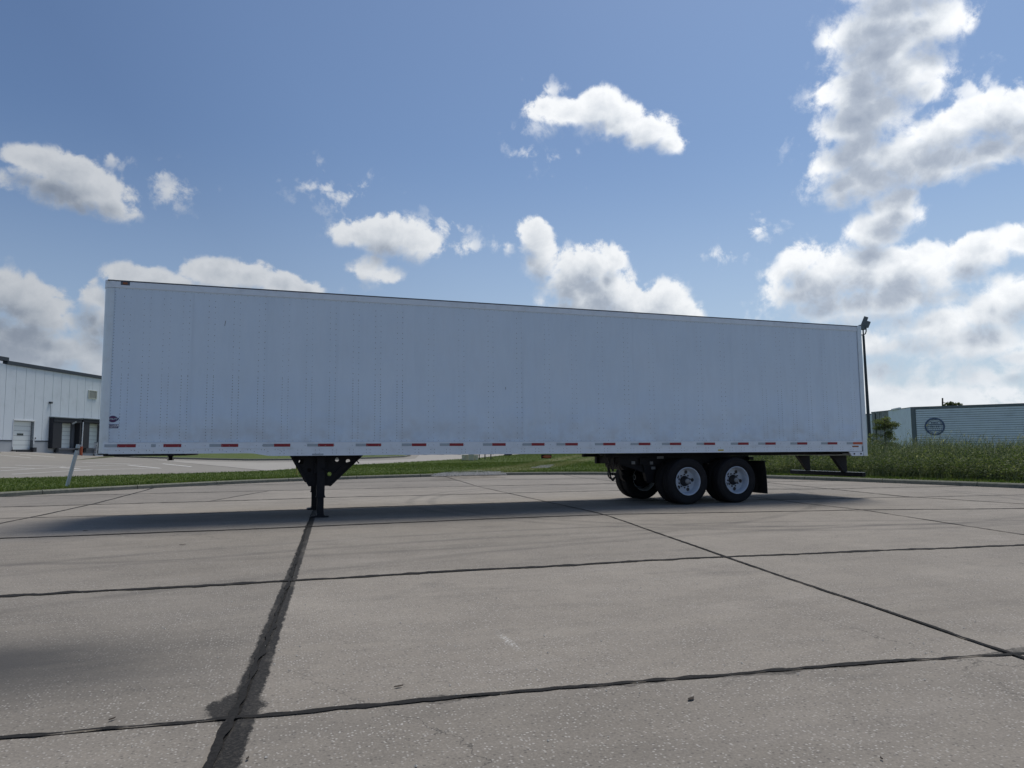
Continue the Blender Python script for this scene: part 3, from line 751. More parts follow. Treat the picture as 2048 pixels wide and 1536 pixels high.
# paler drive between the two lawns, the grass island beyond it with its kerb
IS = [onterr(*q) for q in [(232, 913.2), (270, 914.8), (330, 916.5), (420, 919), (500, 920.5), (580, 920), (680, 918.5), (760, 916.2), (806, 914), (818, 911.8)]]
ISF = [onterr(*q) for q in [(812, 909.5), (790, 907.2), (760, 905)]]
isl = [(p[0], p[1]) for p in IS+ISF]; isl_poly = isl + [tuple(onterr(700, 905.5)[:2]), tuple(onterr(330, 909)[:2]), tuple(onterr(250, 911)[:2])]
isl_poly = [q for q in isl_poly]
tag(poly_sheet('grass_island', isl_poly, M['lawn'], .10, 4), kind='structure')
dr = [onterr(*q) for q in [(300, 918.5), (420, 922.5), (520, 924.5), (640, 923), (760, 920.5), (830, 917), (840, 909), (810, 905.5)]]
L0 = [(p[0], p[1]) for p in dr]
near_edge = LF[4:-1]
tag(poly_sheet('drive', [L0[0]] + [LF[5]] + LF[6:-1] + [(60, 139), (42, 139)] + L0[::-1][:-1], M['road'], -.018, 2), kind='structure')
m = MB(); vs = []
for i, (x, y) in enumerate(isl):
    nx_, ny_ = (isl[min(i+1, len(isl)-1)][1]-isl[max(i-1, 0)][1]), -(isl[min(i+1, len(isl)-1)][0]-isl[max(i-1, 0)][0]); l = math.hypot(nx_, ny_); nx_, ny_ = nx_/l, ny_/l
    z = terr(x, y)
    vs += [(x+nx_*.17, y+ny_*.17, z-.1), (x+nx_*.17, y+ny_*.17, z+.11), (x, y, z+.125), (x-nx_*.02, y-ny_*.02, z-.1)]
m.add(vs, [(j*4+k, j*4+k+1, j*4+k+5, j*4+k+4) for j in range(len(isl)-1) for k in range(3)])
tag(m.build('island_kerb', M['kerb']), kind='structure')

# gravel washed out where the wheel tracks meet the kerb
def patch(pxs, name, m_, zo, jag=.25):
    P = [onplane(q[0], q[1], .15) for q in pxs]; L = []
    for i in range(len(P)):
        a = P[i]; b = P[(i+1) % len(P)]
        k = max(1, int(np.linalg.norm(b-a)/.35))
        for j in range(k):
            u = j/k; L.append((a[0]+(b[0]-a[0])*u + random.uniform(-jag, jag), a[1]+(b[1]-a[1])*u + random.uniform(-jag, jag)))
    return L
def stones(name, region, n, label=None):
    """scattered small stones inside polygon region"""
    m = MB(); poly = region; xs_ = [p[0] for p in poly]; ys_ = [p[1] for p in poly]
    def ins(x, y):
        c = False; j = len(poly)-1
        for i in range(len(poly)):
            if (poly[i][1] > y) != (poly[j][1] > y) and x < (poly[j][0]-poly[i][0])*(y-poly[i][1])/(poly[j][1]-poly[i][1])+poly[i][0]: c = not c
            j = i
        return c
    k = 0
    while k < n:
        x = random.uniform(min(xs_), max(xs_)); y = random.uniform(min(ys_), max(ys_))
        if not ins(x, y): continue
        k += 1; r = random.uniform(.02, .055); z = terr(x, y)+r*.2
        a = random.uniform(0, 6.28); q = [Vector((math.cos(a+i*2.09)*r*random.uniform(.7, 1.2), math.sin(a+i*2.09)*r*random.uniform(.7, 1.2), -.3*r)) for i in range(3)] + [Vector((0, 0, r*.8))]
        m.add([v+Vector((x, y, z)) for v in q], [(0, 1, 3), (1, 2, 3), (2, 0, 3), (0, 2, 1)])
    o = m.build(name, M['gravel']); return tag(o, label, kind='stuff')
stones('gravel', patch([(865, 949), (905, 943), (960, 941.5), (1005, 943.5), (985, 948), (930, 949.5)], '', None, 0, .1), 1500, 'pale gravel scattered where tyre tracks leave the kerb')
stones('gravel', patch([(1058, 936.5), (1085, 932.5), (1108, 931.5), (1098, 936)], '', None, 0, .1), 700, 'pale gravel patch in the wheel track across the lawn')
stones('gravel', patch([(860, 951), (1010, 946.5), (1010, 948.5), (870, 952)], '', None, 0, .1), 500, 'loose pale stones along the kerb back')

# ================================================================== WAREHOUSE
FA = atd(0, 903, 80); FB = atd(200, 903, 92)
fu = Vector((FB[0]-FA[0], FB[1]-FA[1], 0)).normalized(); fn = Vector((fu.y, -fu.x, 0))    # fn points to the camera side
FA3 = Vector((FA[0], FA[1], 0))
def fac(px, py, depth=0.0):     # sight line meets the facade plane -> (u, z)
    d = Vector(ray(px, py)); C3 = Vector(CAM); t = ((FA3 + fn*depth - C3).dot(fn))/d.dot(fn); P = C3 + d*t
    return (P-FA3).dot(fu), P.z
ROTF = Matrix(((fu.x, fn.x, 0, FA3.x), (fu.y, fn.y, 0, FA3.y), (0, 0, 1, 0), (0, 0, 0, 1)))    # local (u, out, z)
wh = thing('warehouse', 'pale grey panelled warehouse with dark roof trim and three white dock doors', 'warehouse', (FA3.x, FA3.y, 1.2))
def fb(u0, u1, d0, d1, z0, z1, name=None, m_=None, parent=wh, bevel=0):
    m = MB().box(u0, u1, d0, d1, z0, z1).xf(ROTF)
    if name: return m.build(name, m_, parent, bevel=bevel)
    return m
zt = fac(100, 742)[1]; zmid = fac(60, 882)[1]; ztL = fac(6, 721)[1]; u_step = fac(12, 740)[0]
u_end = fac(300, 800)[0]; u_start = -14
# openings
D1 = (fac(25.5, 870)[0], fac(67, 870)[0], fac(45, 901)[1], fac(45, 842)[1])
D2 = (fac(97, 870)[0], fac(154, 870)[0], fac(125, 896.5)[1], fac(125, 837)[1])
D3 = (fac(156.5, 870)[0], fac(206, 870)[0], fac(180, 897)[1], fac(180, 839.5)[1])
seam_px = [12, 31, 50, 69.5, 87.7, 105, 122, 139, 155, 171, 186]
seams = [fac(x, 760)[0] for x in seam_px]
du = (seams[-1]-seams[0])/(len(seams)-1)
su = [seams[0]+du*i for i in range(-6, 20)]
holes = [D1, D2, D3]
def wall_piece(u0, u1, z0, z1, name, m_):
    """panel with door openings cut out"""
    segs = [(u0, u1)]
    cuts = sorted([(max(u0, h[0]), min(u1, h[1]), h) for h in holes if h[0] < u1 and h[1] > u0])
    m = MB(); cur = u0
    for c0, c1, h in cuts:
        if c0 > cur+.001: m.box(cur, c0, -.25, 0, z0, z1)
        if h[3] < z1: m.box(c0, c1, -.25, 0, max(z0, h[3]), z1)
        if h[2] > z0: m.box(c0, c1, -.25, 0, z0, min(z1, h[2]))
        cur = max(cur, c1)
    if cur < u1-.001: m.box(cur, u1, -.25, 0, z0, z1)
    if not m.v: return
    m.xf(ROTF).build(name, m_, wh)
for i in range(len(su)-1):
    top = ztL if su[i+1] <= u_step+.05 else zt
    wall_piece(su[i]+.02, su[i+1]-.02, zmid+.06, top, 'wall_panel', M['bwall'])
ue = su[-1]; us = su[0]
wall_piece(us, ue, -.6, zmid-.05, 'block_base', M['bbase'])
fb(us, ue, -.85, -.7, -.6, zt-.3, 'backing_wall', M['reveal'])
for a, b in ((us, D1[0]), (D1[1]+.05, D2[0])): MB().box(a, b, -.1, .03, zmid-.05, zmid+.06).xf(ROTF).build('base_flashing', M['btrim'], wh)
fb(u_step, ue+.1, -.35, .12, zt, zt+.34, 'roof_coping', M['btrim']); fb(us, u_step+.12, -.35, .15, ztL, ztL+.34, 'roof_coping', M['btrim'])
fb(u_step-.12, u_step+.14, -.35, .14, zt+.34, ztL, 'step_flashing', M['btrim'])
m = MB().box(us, u_step, -30, -.5, 1, ztL-.2).box(u_step, ue, -30, -.5, 1, zt-.2); m.xf(ROTF).build('roof', M['roof'], wh)
m = MB().box(ue-.02, ue+.2, -30, 0, -.6, zt); m.xf(ROTF).build('end_wall', M['bwall'], wh)
def section_door(h, inset, win_px, n=5, dl=None, dr=None, z0=None, z1=None):
    u0, u1 = dl, dr; root = None
    w0, wz1 = fac(win_px[0], win_px[1], -inset); w1, wz0 = fac(win_px[2], win_px[3], -inset)
    d = empty('dock_door', tuple(ROTF @ Vector(((u0+u1)/2, -inset, z0))), wh)
    hh = (z1-z0)/n
    for k in range(n):
        MB().box(u0, u1, -inset-.06, -inset, z0+hh*k+.012, z0+hh*(k+1)-.012).xf(ROTF).build('door_section', M['door'], d)
    MB().box(u0, u1, -inset-.1, -inset-.062, z0, z1).xf(ROTF).build('door_backing', M['reveal'], d)
    MB().box(w0, w1, -inset+.003, -inset+.03, wz0, wz1).xf(ROTF).build('window', M['glass_dark'], d)
    return d
a = fac(27, 870, -.3)[0]; b = fac(62.5, 870, -.3)[0]
section_door(D1, .3, (34, 866.5, 46, 871), 6, a, b, fac(45, 899.5, -.3)[1], D1[3]-.02)
fb(b, D1[1], -.32, -.01, D1[2], D1[3], 'door_reveal', M['reveal'])
fb(D1[0]-.06, D1[0], -.02, .05, D1[2]+.3, D1[3], 'door_frame', M['white']); fb(D1[1], D1[1]+.1, -.02, .05, D1[2]+.6, D1[3]+.02, 'door_frame', M['white']); fb(D1[0]-.06, D1[1]+.1, -.02, .055, D1[3]+.02, D1[3]+.14, 'door_frame', M['white'])
fb(a, b+.2, -.1, .12, D1[2]-.12, fac(45, 899.5, -.3)[1], 'threshold', M['seal'])
fb(*(fac(60, 895)[0], fac(66.5, 895)[0]), .0, .35, fac(62, 904)[1], fac(62, 895)[1], 'dock_bumper', M['seal'])
fb(fac(21, 903)[0], fac(30, 903)[0], .05, .25, fac(25, 901.8)[1], fac(25, 899.8)[1], 'dock_bumper', M['seal'])
# dock 2: vinyl seal frame projecting, door recessed
for (H, l, r, wpx, dz0, dz1, bt) in ((D2, 109, 140, (112, 867, 122, 870.7), 896, 846, 906.5), (D3, 164.5, 194, (168, 867.2, 177.3, 871), 896, 847, 906.5)):
    ins = .35
    u0 = fac(l, 870, -ins)[0]; u1 = fac(r, 870, -ins)[0]
    z0 = fac((l+r)/2, dz0, -ins)[1]; z1 = fac((l+r)/2, dz1, -ins)[1]
    section_door(H, ins, wpx, 6, u0, u1, z0, z1)
    s = empty('dock_seal', tuple(ROTF @ Vector(((u0+u1)/2, 0, H[2]))), wh)
    MB().box(H[0], u0-.02, -.36, .45, H[2], H[3]-.02).xf(ROTF).build('side_pad', M['seal'], s, bevel=.03)
    MB().box(u1+.35, H[1], -.36, .45, H[2], H[3]-.02).xf(ROTF).build('side_pad', M['seal'], s, bevel=.03)
    MB().box(H[0]+.02, H[1]-.02, -.34, .5, z1+.02, H[3]).xf(ROTF).build('head_pad', M['seal'], s, bevel=.03)
    MB().box(u1+.02, u1+.33, -.36, -.1, H[2], z1+.1).xf(ROTF).build('reveal', M['reveal'], s)
    MB().box(H[0]-.06, H[1]+.06, .0, .56, H[3]+.01, H[3]+.1).xf(ROTF).build('seal_hood', M['trim2'], s)
    zb = fac((l+r)/2, bt)[1]
    fb(u0-.25, u1+.25, -.2, .04, zb, z0-.05, 'dock_leveler_pit', M['roof'])
    fb(u0-.1, u1+.1, .0, .22, z0-.16, z0-.04, 'leveler_lip', M['reveal'])
    for uu in (u0-.55, u1+.12): fb(uu, uu+.4, .02, .28, zb+.1, z0-.12, 'dock_bumper', M['seal'], bevel=.02)
    m = MB(); m.bar(ROTF @ Vector(((u0+u1)/2+.15, .52, H[3]-.55)), ROTF @ Vector(((u0+u1)/2+.75, .56, H[3]-.3)), .09, .14); m.build('dock_lamp', M['lampgrey'], wh)
# vent with slats
vu0, vz1 = fac(176.5, 780); vu1, vz0 = fac(192.5, 798.5)
v = empty('wall_vent', tuple(ROTF @ Vector(((vu0+vu1)/2, .03, vz0))), wh)
MB().box(vu0+.05, vu1-.05, .003, .01, vz0+.05, vz1-.05).xf(ROTF).build('duct_opening', M['roof'], v)
for (aa, bb, cc, dd) in ((vu0, vu0+.08, vz0, vz1), (vu1-.08, vu1, vz0, vz1), (vu0+.08, vu1-.08, vz0, vz0+.06), (vu0+.08, vu1-.08, vz1-.06, vz1)):
    MB().box(aa, bb, .002, .09, cc, dd).xf(ROTF).build('vent_frame', M['vent'], v)
for k in range(8):
    z = vz0+.08+(vz1-vz0-.16)*(k+.5)/8
    MB().box(vu0+.09, vu1-.09, .02, .07, z-.022, z+.012).xf(ROTF).build('slat', M['vent'], v)
lu, lz = fac(99.5, 805)
m = MB().box(lu-.16, lu+.16, 0, .22, lz-.1, lz+.08).xf(ROTF); m.build('wall_lamp', M['btrim'], wh, bevel=.02)
fb(fac(101.5, 808)[0]-.02, fac(101.5, 808)[0]+.02, .0, .03, D2[3]+.1, lz-.1, 'conduit', M['galv'])
ku, kz = fac(69.3, 877)
fb(ku-.06, ku+.06, .0, .08, kz-.2, kz+.2, 'keypad', M['white'])
fb(ku-.05, ku+.05, .081, .1, kz-.05, kz+.1, 'keypad_face', M['btrim'])
# step-edge of the concrete apron in front of the doors
P = [fac(x, y, .9) for x, y in ((0, 903), (70, 904.5), (165, 911), (215, 914))]
m = MB(); 
for (u0, z0), (u1, z1) in zip(P[:-1], P[1:]):
    vs = [(u0, .0, z0+.02), (u0, .9, z0), (u0, 1.05, z0-.22), (u1, .0, z1+.02), (u1, .9, z1), (u1, 1.05, z1-.22)]
    m.add(vs, [(0, 1, 4, 3), (1, 2, 5, 4)])
tag(m.xf(ROTF).build('dock_apron', M['road']), kind='structure')

# orange and white clearance post beside dock
pz = fac(162, 911, .8)
m0 = thing('clearance_post', 'slim white post with orange sleeve standing between the two dock seals', 'post', tuple(ROTF @ Vector((fac(162, 905, .8)[0], .8, pz[1]))))
u = fac(162, 905, .8)[0]; zs = fac(162, 893, .8)[1]; ztop = fac(163.5, 844, .8)[1]
MB().cyl(ROTF @ Vector((u, .8, pz[1])), ROTF @ Vector((u, .8, zs)), .145, n=14).build('orange_sleeve', M['orange'], m0)
MB().cyl(ROTF @ Vector((u+.07, .8, zs)), ROTF @ Vector((u+.14, .8, ztop)), .05, n=10).build('post', M['white'], m0)
# little white sign leaning by the trailer nose, on a dark base
b0 = onterr(184, 911); dist = np.linalg.norm(b0[:2]-CAM[:2])
def ptd(px, py, dd=dist): return Vector(atd(px, py, dd))
sg = thing('tilted_sign', 'small tilted white sign with black marks on a dark base beside the trailer nose', 'sign', ptd(186, 912))
rv = Vector((_R[0], _R[1], 0)).normalized(); fv = Vector((_F[0], _F[1], 0)).normalized()
def card(p0, p1, w, th, name, m_, parent, off=0):
    m = MB(); a = p0; b = p1; vs = []
    for dd in (0, th):
        for p in (a, b):
            for sx in (-w/2, w/2): vs.append(p + rv*sx + fv*(dd+off))
    m.add(vs, [(0, 1, 3, 2), (4, 6, 7, 5), (0, 2, 6, 4), (1, 5, 7, 3), (2, 3, 7, 6), (0, 4, 5, 1)])
    return m.build(name, m_, parent)
pb, pt = ptd(189.5, 907.5), ptd(191.8, 886.5)
wpx = dist/FPX
card(pb, pt, 5.6*wpx, .05, 'sign_face', M['white'], sg)
for k, (f0, f1, w, o) in enumerate(((.08, .16, .22, .08), (.25, .27, .5, .05), (.32, .34, .5, .05), (.44, .46, .4, .12), (.52, .60, .12, .28), (.63, .65, .4, .12), (.73, .85, .12, .28), (.73, .75, .3, .15))):
    q0 = pb.lerp(pt, f0) + rv*(o*5.6*wpx); q1 = pb.lerp(pt, f1) + rv*(o*5.6*wpx)
    card(q0, q1, w*5.6*wpx, .01, 'mark', M['logo_blue'], sg, -.013)
card(ptd(191.8, 886.5), ptd(192.2, 884.2), 5.6*wpx, .06, 'dark_cap', M['galv'], sg)
m = MB().bar(ptd(180, 911.5), ptd(191, 911.8), .1, .12); m.bar(ptd(187.5, 911), ptd(188.3, 907.5), .08); m.build('base', M['seal'], sg)
m = MB().bar(ptd(190.5, 911), ptd(202, 911.3), .1, .1); m.build('white_foot', M['white'], sg)

# bent sign post on the verge
pb = Vector(onplane(133.5, 974.5, .13)); dist = np.linalg.norm(np.array(pb)[:2]-CAM[:2])
ptop = Vector(atd(157.5, 888, dist)); bp = thing('bent_post', 'silver square post leaning to the right on the grass verge behind the kerb', 'post', pb)
dirp = (ptop-pb).normalized()
q = dirp.to_track_quat('Z', 'X').to_matrix().to_4x4(); q = q @ Matrix.Rotation(.45, 4, 'Z')
L = (ptop-pb).length
M4 = q.copy(); M4.translation = pb + dirp*(L*.40); MB().obox(M4, .085, .085, L*.90).build('post_tube', M['galv'], bp, bevel=.006)
M4 = q.copy(); M4.translation = pb + dirp*(L*.895); MB().obox(M4, .10, .10, L*.012).build('black_band', M['seal'], bp)
M4 = q.copy(); M4.translation = pb + dirp*(L*.945); MB().obox(M4, .098, .098, L*.085).build('cap_block', M['galv'], bp, bevel=.006)
M4 = q @ Matrix.Translation((0, -.047, 0)); M4.translation = pb + dirp*(L*.42) + (q.to_3x3() @ Vector((0.025, -.045, 0)))
MB().obox(M4, .018, .006, L*.8).build('edge_strip', M['white'], bp)

# yellow marker stake behind the landing gear
pb = Vector(onplane(593.5, 952.5, .13)); dd = np.linalg.norm(np.array(pb)[:2]-CAM[:2])
tag(MB().cyl(pb, Vector(atd(593.5, 928, dd)), .045, .04, n=10).build('marker_post', M['yellowpost'], origin=pb), 'thin yellow marker post in the verge just behind the landing gear', 'post')

# utility pedestals and thin bollards by the drive
for i, (x0, x1, yb, ytp, lab) in enumerate(((924.5, 937, 920.8, 909.5, 'left one of the three beige utility pedestals on the lawn edge'), (936.5, 948, 921, 907.6, 'middle beige utility pedestal with domed lid, front of three'), (946.5, 955.5, 920.3, 909.8, 'right one of the three beige utility pedestals, next to bollards'))):
    c = onterr((x0+x1)/2, yb); dd = np.linalg.norm(c[:2]-CAM[:2]); w = (x1-x0)/FPX*dd; h = (yb-ytp)/FPX*dd
    ped = thing('utility_pedestal', lab, 'utility box', c, 'beige utility pedestals')
    M4 = Matrix.Rotation([.3, -.2, .5][i], 4, 'Z'); M4.translation = Vector(c)+Vector((0, 0, h*.45))
    MB().obox(M4, w*.85, w*.85, h*.9).build('cabinet', M['beige'], ped, bevel=.03)
    M5 = M4.copy(); M5.translation = Vector(c)+Vector((0, 0, h*.95)); MB().obox(M5, w*.92, w*.92, h*.10).build('lid', M['beige'], ped, bevel=.02)
for i, (px, yb, lab) in enumerate(((958.5, 919.5, 'thin dark bollard nearest the beige pedestals'), (970, 919, 'middle of the three thin dark bollards'), (981.8, 918.8, 'thin dark bollard farthest from the beige pedestals'))):
    c = Vector(onterr(px, yb)); t_ = c + Vector((0, 0, .95))
    tag(MB().cyl(c, t_, .045, n=8).cyl(t_, t_+Vector((0, 0, .03)), .05, .02, n=8).build('bollard', M['darkmetal'], origin=c), lab, 'bollard', 'thin dark bollards by the drive')

# ================================================================== OLD TRAILERS behind the weeds
E1 = atd(1821.5, 814, 52.0); zA = E1[2]
def samez(px, py, z=zA): return Vector(onplane(px, py, z))
c0 = Vector(E1); c1 = samez(2048, 806.2)
dA = Vector((c1.x-c0.x, c1.y-c0.y, 0)).normalized(); farA = c0 + dA*16.1
nA = Vector((-dA.y, dA.x, 0));
if nA.dot(Vector((c0.x-CAM[0], c0.y-CAM[1], 0))) < 0: nA = -nA
e0 = samez(1776.5, 820.6); e1 = samez(1742.5, 824.0)
zb = .14
def quad_slab(a, b, z0, z1, th, name, m_, parent, inward, off=0.0):
    vs = []
    for p in (a, b):
        for z in (z0, z1):
            for t_ in (off, off+th): vs.append(Vector((p.x, p.y, z)) + inward*t_)
    return MB().add(vs, [(0, 1, 3, 2), (4, 6, 7, 5), (0, 4, 5, 1), (2, 3, 7, 6), (0, 2, 6, 4), (1, 5, 7, 3)]).build(name, m_, parent)
TA = thing('parked_trailer', 'old grey ribbed box trailer with round dark emblem on its side', 'trailer', (c0.x, c0.y, zb), 'old trailers parked behind the weeds')
zbot = zb+1.05
nr = 17; hh = (zA-.16-zbot)/nr
for k in range(nr):      # horizontal boards of the side
    quad_slab(c0+dA*.25, farA, zbot+hh*k+.012, zbot+hh*(k+1)-.012, .05, 'side_board', M['trailer2'], TA, nA, .0 if k % 2 else .012)
quad_slab(c0+dA*.2, farA, zbot, zA-.1, .05, 'side_backing', M['trim2'], TA, nA, .065)
quad_slab(c0, farA, zA-.15, zA, .09, 'top_rail', M['trim2'], TA, nA, -.02)
quad_slab(c0, farA, zbot-.15, zbot, .09, 'bottom_rail', M['trailer2'], TA, nA, -.01)
quad_slab(c0-dA*.02, c0+dA*.22, zbot-.15, zA-.005, .12, 'corner_post', M['trim2'], TA, nA, -.03)
din = (Vector((e0.x, e0.y, 0))-Vector((c0.x, c0.y, 0))); ein = Vector((-din.y, din.x, 0)).normalized()
if ein.dot(dA) < 0: ein = -ein
quad_slab(c0+nA*.05, Vector((e0.x, e0.y, 0)), zbot-.1, zA-.04, .06, 'end_wall', M['trailer2'], TA, ein, .0)
quad_slab(c0+nA*.1, Vector((e0.x, e0.y, 0)), zA-.04, zA+.0, .12, 'end_rail', M['trim2'], TA, ein, -.03)
p = Vector(c0).lerp(Vector((e0.x, e0.y, zA)), .45); p2 = Vector(c0).lerp(Vector((e0.x, e0.y, zA)), .82)
MB().bar(p+Vector((0, 0, .03)), p2+Vector((0, 0, .0)), .12, .10).build('torn_roof_edge', M['white'], TA)
MB().add([Vector((c0.x, c0.y, zA-.02)), Vector((farA.x, farA.y, zA-.02)), Vector((farA.x, farA.y, zA-.02))+nA*2.6, Vector((e0.x, e0.y, zA-.04))], [(0, 1, 2, 3)]).build('roof', M['trailer2'], TA, fix=False)
quad_slab(farA, farA+nA*2.6, zbot, zA, .06, 'front_wall', M['trailer2'], TA, -dA)
for s_ in (.5, 9.5, 11):      # wheels and gear, sunk in weeds
    pc = c0 + dA*(s_+1.2) + nA*.3
    ax = nA
    MB().cyl(Vector((pc.x, pc.y, zb+.5)), Vector((pc.x, pc.y, zb+.5))+nA*.5, .5, n=24).build('wheel', M['rubber'], TA)
# emblem: ring, rule lines and lettering
ec = Vector(onplane(1869.5, 853, 0)); d = Vector(ray(1869.5, 853)); t_ = ((c0-nA*.0-Vector(CAM)).dot(nA))/d.dot(nA); EC = Vector(CAM)+d*t_
rE = 15.2/FPX*(EC-Vector(CAM)).length
em = empty('emblem', EC, TA)
def onside(a, z, off=-.02): return EC + dA*a + Vector((0, 0, z)) + nA*off
def ring(r0, r1, n=40):
    m = MB(); vs = []
    for i in range(n):
        t_ = 2*math.pi*i/n
        for r in (r0, r1):
            for o in (-.02, -.005): vs.append(onside(math.cos(t_)*r, math.sin(t_)*r, o))
    for i in range(n):
        j = (i+1) % n; m_ = i*4; k = j*4
        m.add([], [])
        m.f += [(m_, m_+2, k+2, k), (m_, k, k+1, m_+1), (m_+2, m_+3, k+3, k+2)]; m.sm += [False]*3
    m.v = [tuple(v) for v in vs]; return m
ring(rE*.82, rE).build('ring', M['emblem'], em); ring(rE*.70, rE*.73).build('ring', M['emblem'], em)
def rect_side(a0, a1, z0, z1, name='bar'):
    vs = [onside(a0, z0), onside(a1, z0), onside(a1, z1), onside(a0, z1), onside(a0, z0, -.005), onside(a1, z0, -.005), onside(a1, z1, -.005), onside(a0, z1, -.005)]
    MB().add(vs, [(0, 1, 2, 3), (4, 5, 6, 7), (0, 1, 5, 4), (1, 2, 6, 5), (2, 3, 7, 6), (3, 0, 4, 7)]).build(name, M['emblem'], em)
rect_side(-rE*.84, rE*.84, rE*.16, rE*.24); rect_side(-rE*.70, rE*.70, -rE*.52, -rE*.42)
for k in range(7): a = (-.6+k*.18)*rE; rect_side(a, a+rE*(.1 if k % 3 else .05), -rE*.1, rE*.08, 'letter_stroke'); 
for k in range(6): a = (-.5+k*.18)*rE; rect_side(a, a+rE*.08, -rE*.32, -rE*.2, 'letter_stroke')
for k in range(5): a = (-.32+k*.14)*rE; rect_side(a, a+rE*.07, rE*.34, rE*.5, 'letter_stroke')
# second trailer: weathered ribbed end
TB = thing('parked_trailer', 'weathered dark grey corrugated trailer end left of the emblem trailer', 'trailer', (e1.x, e1.y, zb), 'old trailers parked behind the weeds')
g0 = Vector((e0.x, e0.y, 0)); g1 = Vector((e1.x, e1.y, 0)); inn = Vector((-(g1-g0).y, (g1-g0).x, 0)).normalized()
if inn.dot(fv) < 0: inn = -inn
nb = 11
for k in range(nb):
    a = g0.lerp(g1, k/nb); b = g0.lerp(g1, (k+.82)/nb)
    quad_slab(a, b, zbot-.2, zA-.08, .05, 'end_board', M['trailer_rust'], TB, inn, random.choice((0, .03)) if k != 8 else .2)
quad_slab(g0, g1, zbot-.2, zA-.1, .05, 'end_backing', M['trim2'], TB, inn, .1)
quad_slab(g0, g1, zA-.08, zA+.0, .1, 'top_rail', M['trim2'], TB, inn, -.02)
quad_slab(g1, g1+inn*12, zbot-.2, zA, .06, 'side_wall', M['trailer2'], TB, (g0-g1).normalized())
quad_slab(g0, g0+inn*12, zbot-.2, zA-.02, .06, 'side_wall', M['trailer2'], TB, (g1-g0).normalized())
pq = g0.lerp(g1, .28); MB().bar(Vector((pq.x, pq.y, zA-.45))-inn*.05, Vector((g0.lerp(g1, .18)).to_tuple())+Vector((0, 0, zA-.75))-inn*.05, .06, .12).build('torn_flap', M['white'], TB)
# third: pale box farther back, left of it
h0 = Vector(atd(1746, 827, 66)); h1 = Vector(atd(1640, 828, 72)); 
TC = thing('parked_trailer', 'pale box trailer farthest back, seen just right of the white trailer', 'trailer', (h0.x, h0.y, terr(h0.x, h0.y)), 'old trailers parked behind the weeds')
g0 = Vector((h0.x, h0.y, 0)); g1 = Vector((h1.x, h1.y, 0)); inn = Vector((-(g1-g0).y, (g1-g0).x, 0)).normalized()
if inn.dot(fv) < 0: inn = -inn
quad_slab(g0, g1, .9, h0.z-.1, .08, 'side_wall', M['bwall'], TC, inn); quad_slab(g0, g1, h0.z-.1, h0.z, .12, 'top_rail', M['trim2'], TC, inn, -.02)
quad_slab(g0+inn*.08, g0+inn*2.6, .9, h0.z-.02, .08, 'end_wall', M['bwall'], TC, (g1-g0).normalized()); quad_slab(g0+inn*2.6, g1+inn*2.6, .9, h0.z, .08, 'side_wall', M['bwall'], TC, inn)
quad_slab(g0+inn*.5, g1+inn*.5, .2, .9, .5, 'chassis', M['under'], TC, inn)

# area light mast behind the trailer's rear end
base = Vector(atd(1740.5, 893, 47)); base.z = .14
def mast(px, py): return Vector(atd(px+1.2, py, 47))
mt = thing('light_mast', 'tall dark lamp mast with two tilted floodlights behind the trailer rear corner', 'street lamp', base)
tp = mast(1725.6, 671); top2 = mast(1724.8, 657)
MB().tube([base, base.lerp(tp, .5), tp], [.105, .085, .065], 12).build('pole', M['darkmetal'], mt)
MB().cyl(tp, top2, .04, .04, 8).build('pole_tip', M['darkmetal'], mt)
MB().tube([mast(1721, 670), mast(1726, 669.5), mast(1729.5, 667.5), mast(1731, 663), mast(1731, 655)], .035, 8).build('bracket_arm', M['lampgrey'], mt)
for (a, b, lab) in (((1724.8, 650), (1731.5, 633.5), 0), ((1731.2, 655), (1736.3, 642.5), 0)):
    pa, pb_ = mast(*a), mast(*b); dv = (pb_-pa)
    qm = dv.to_track_quat('Z', 'Y').to_matrix().to_4x4(); qm.translation = (pa+pb_)/2
    fl = empty('floodlight', pa, mt)
    MB().obox(qm, .10, .24, dv.length).build('lamp_housing', M['lampgrey'], fl, bevel=.02)
    q2 = qm @ Matrix.Translation((.056, 0, 0)); MB().obox(q2, .010, .19, dv.length*.85).build('lens', M['glass_dark'], fl)
MB().box(tp.x-.25, tp.x+.1, tp.y-.1, tp.y+.1, mast(1723, 660).z, mast(1723, 650).z).build('control_box', M['lampgrey'], mt, bevel=.02)

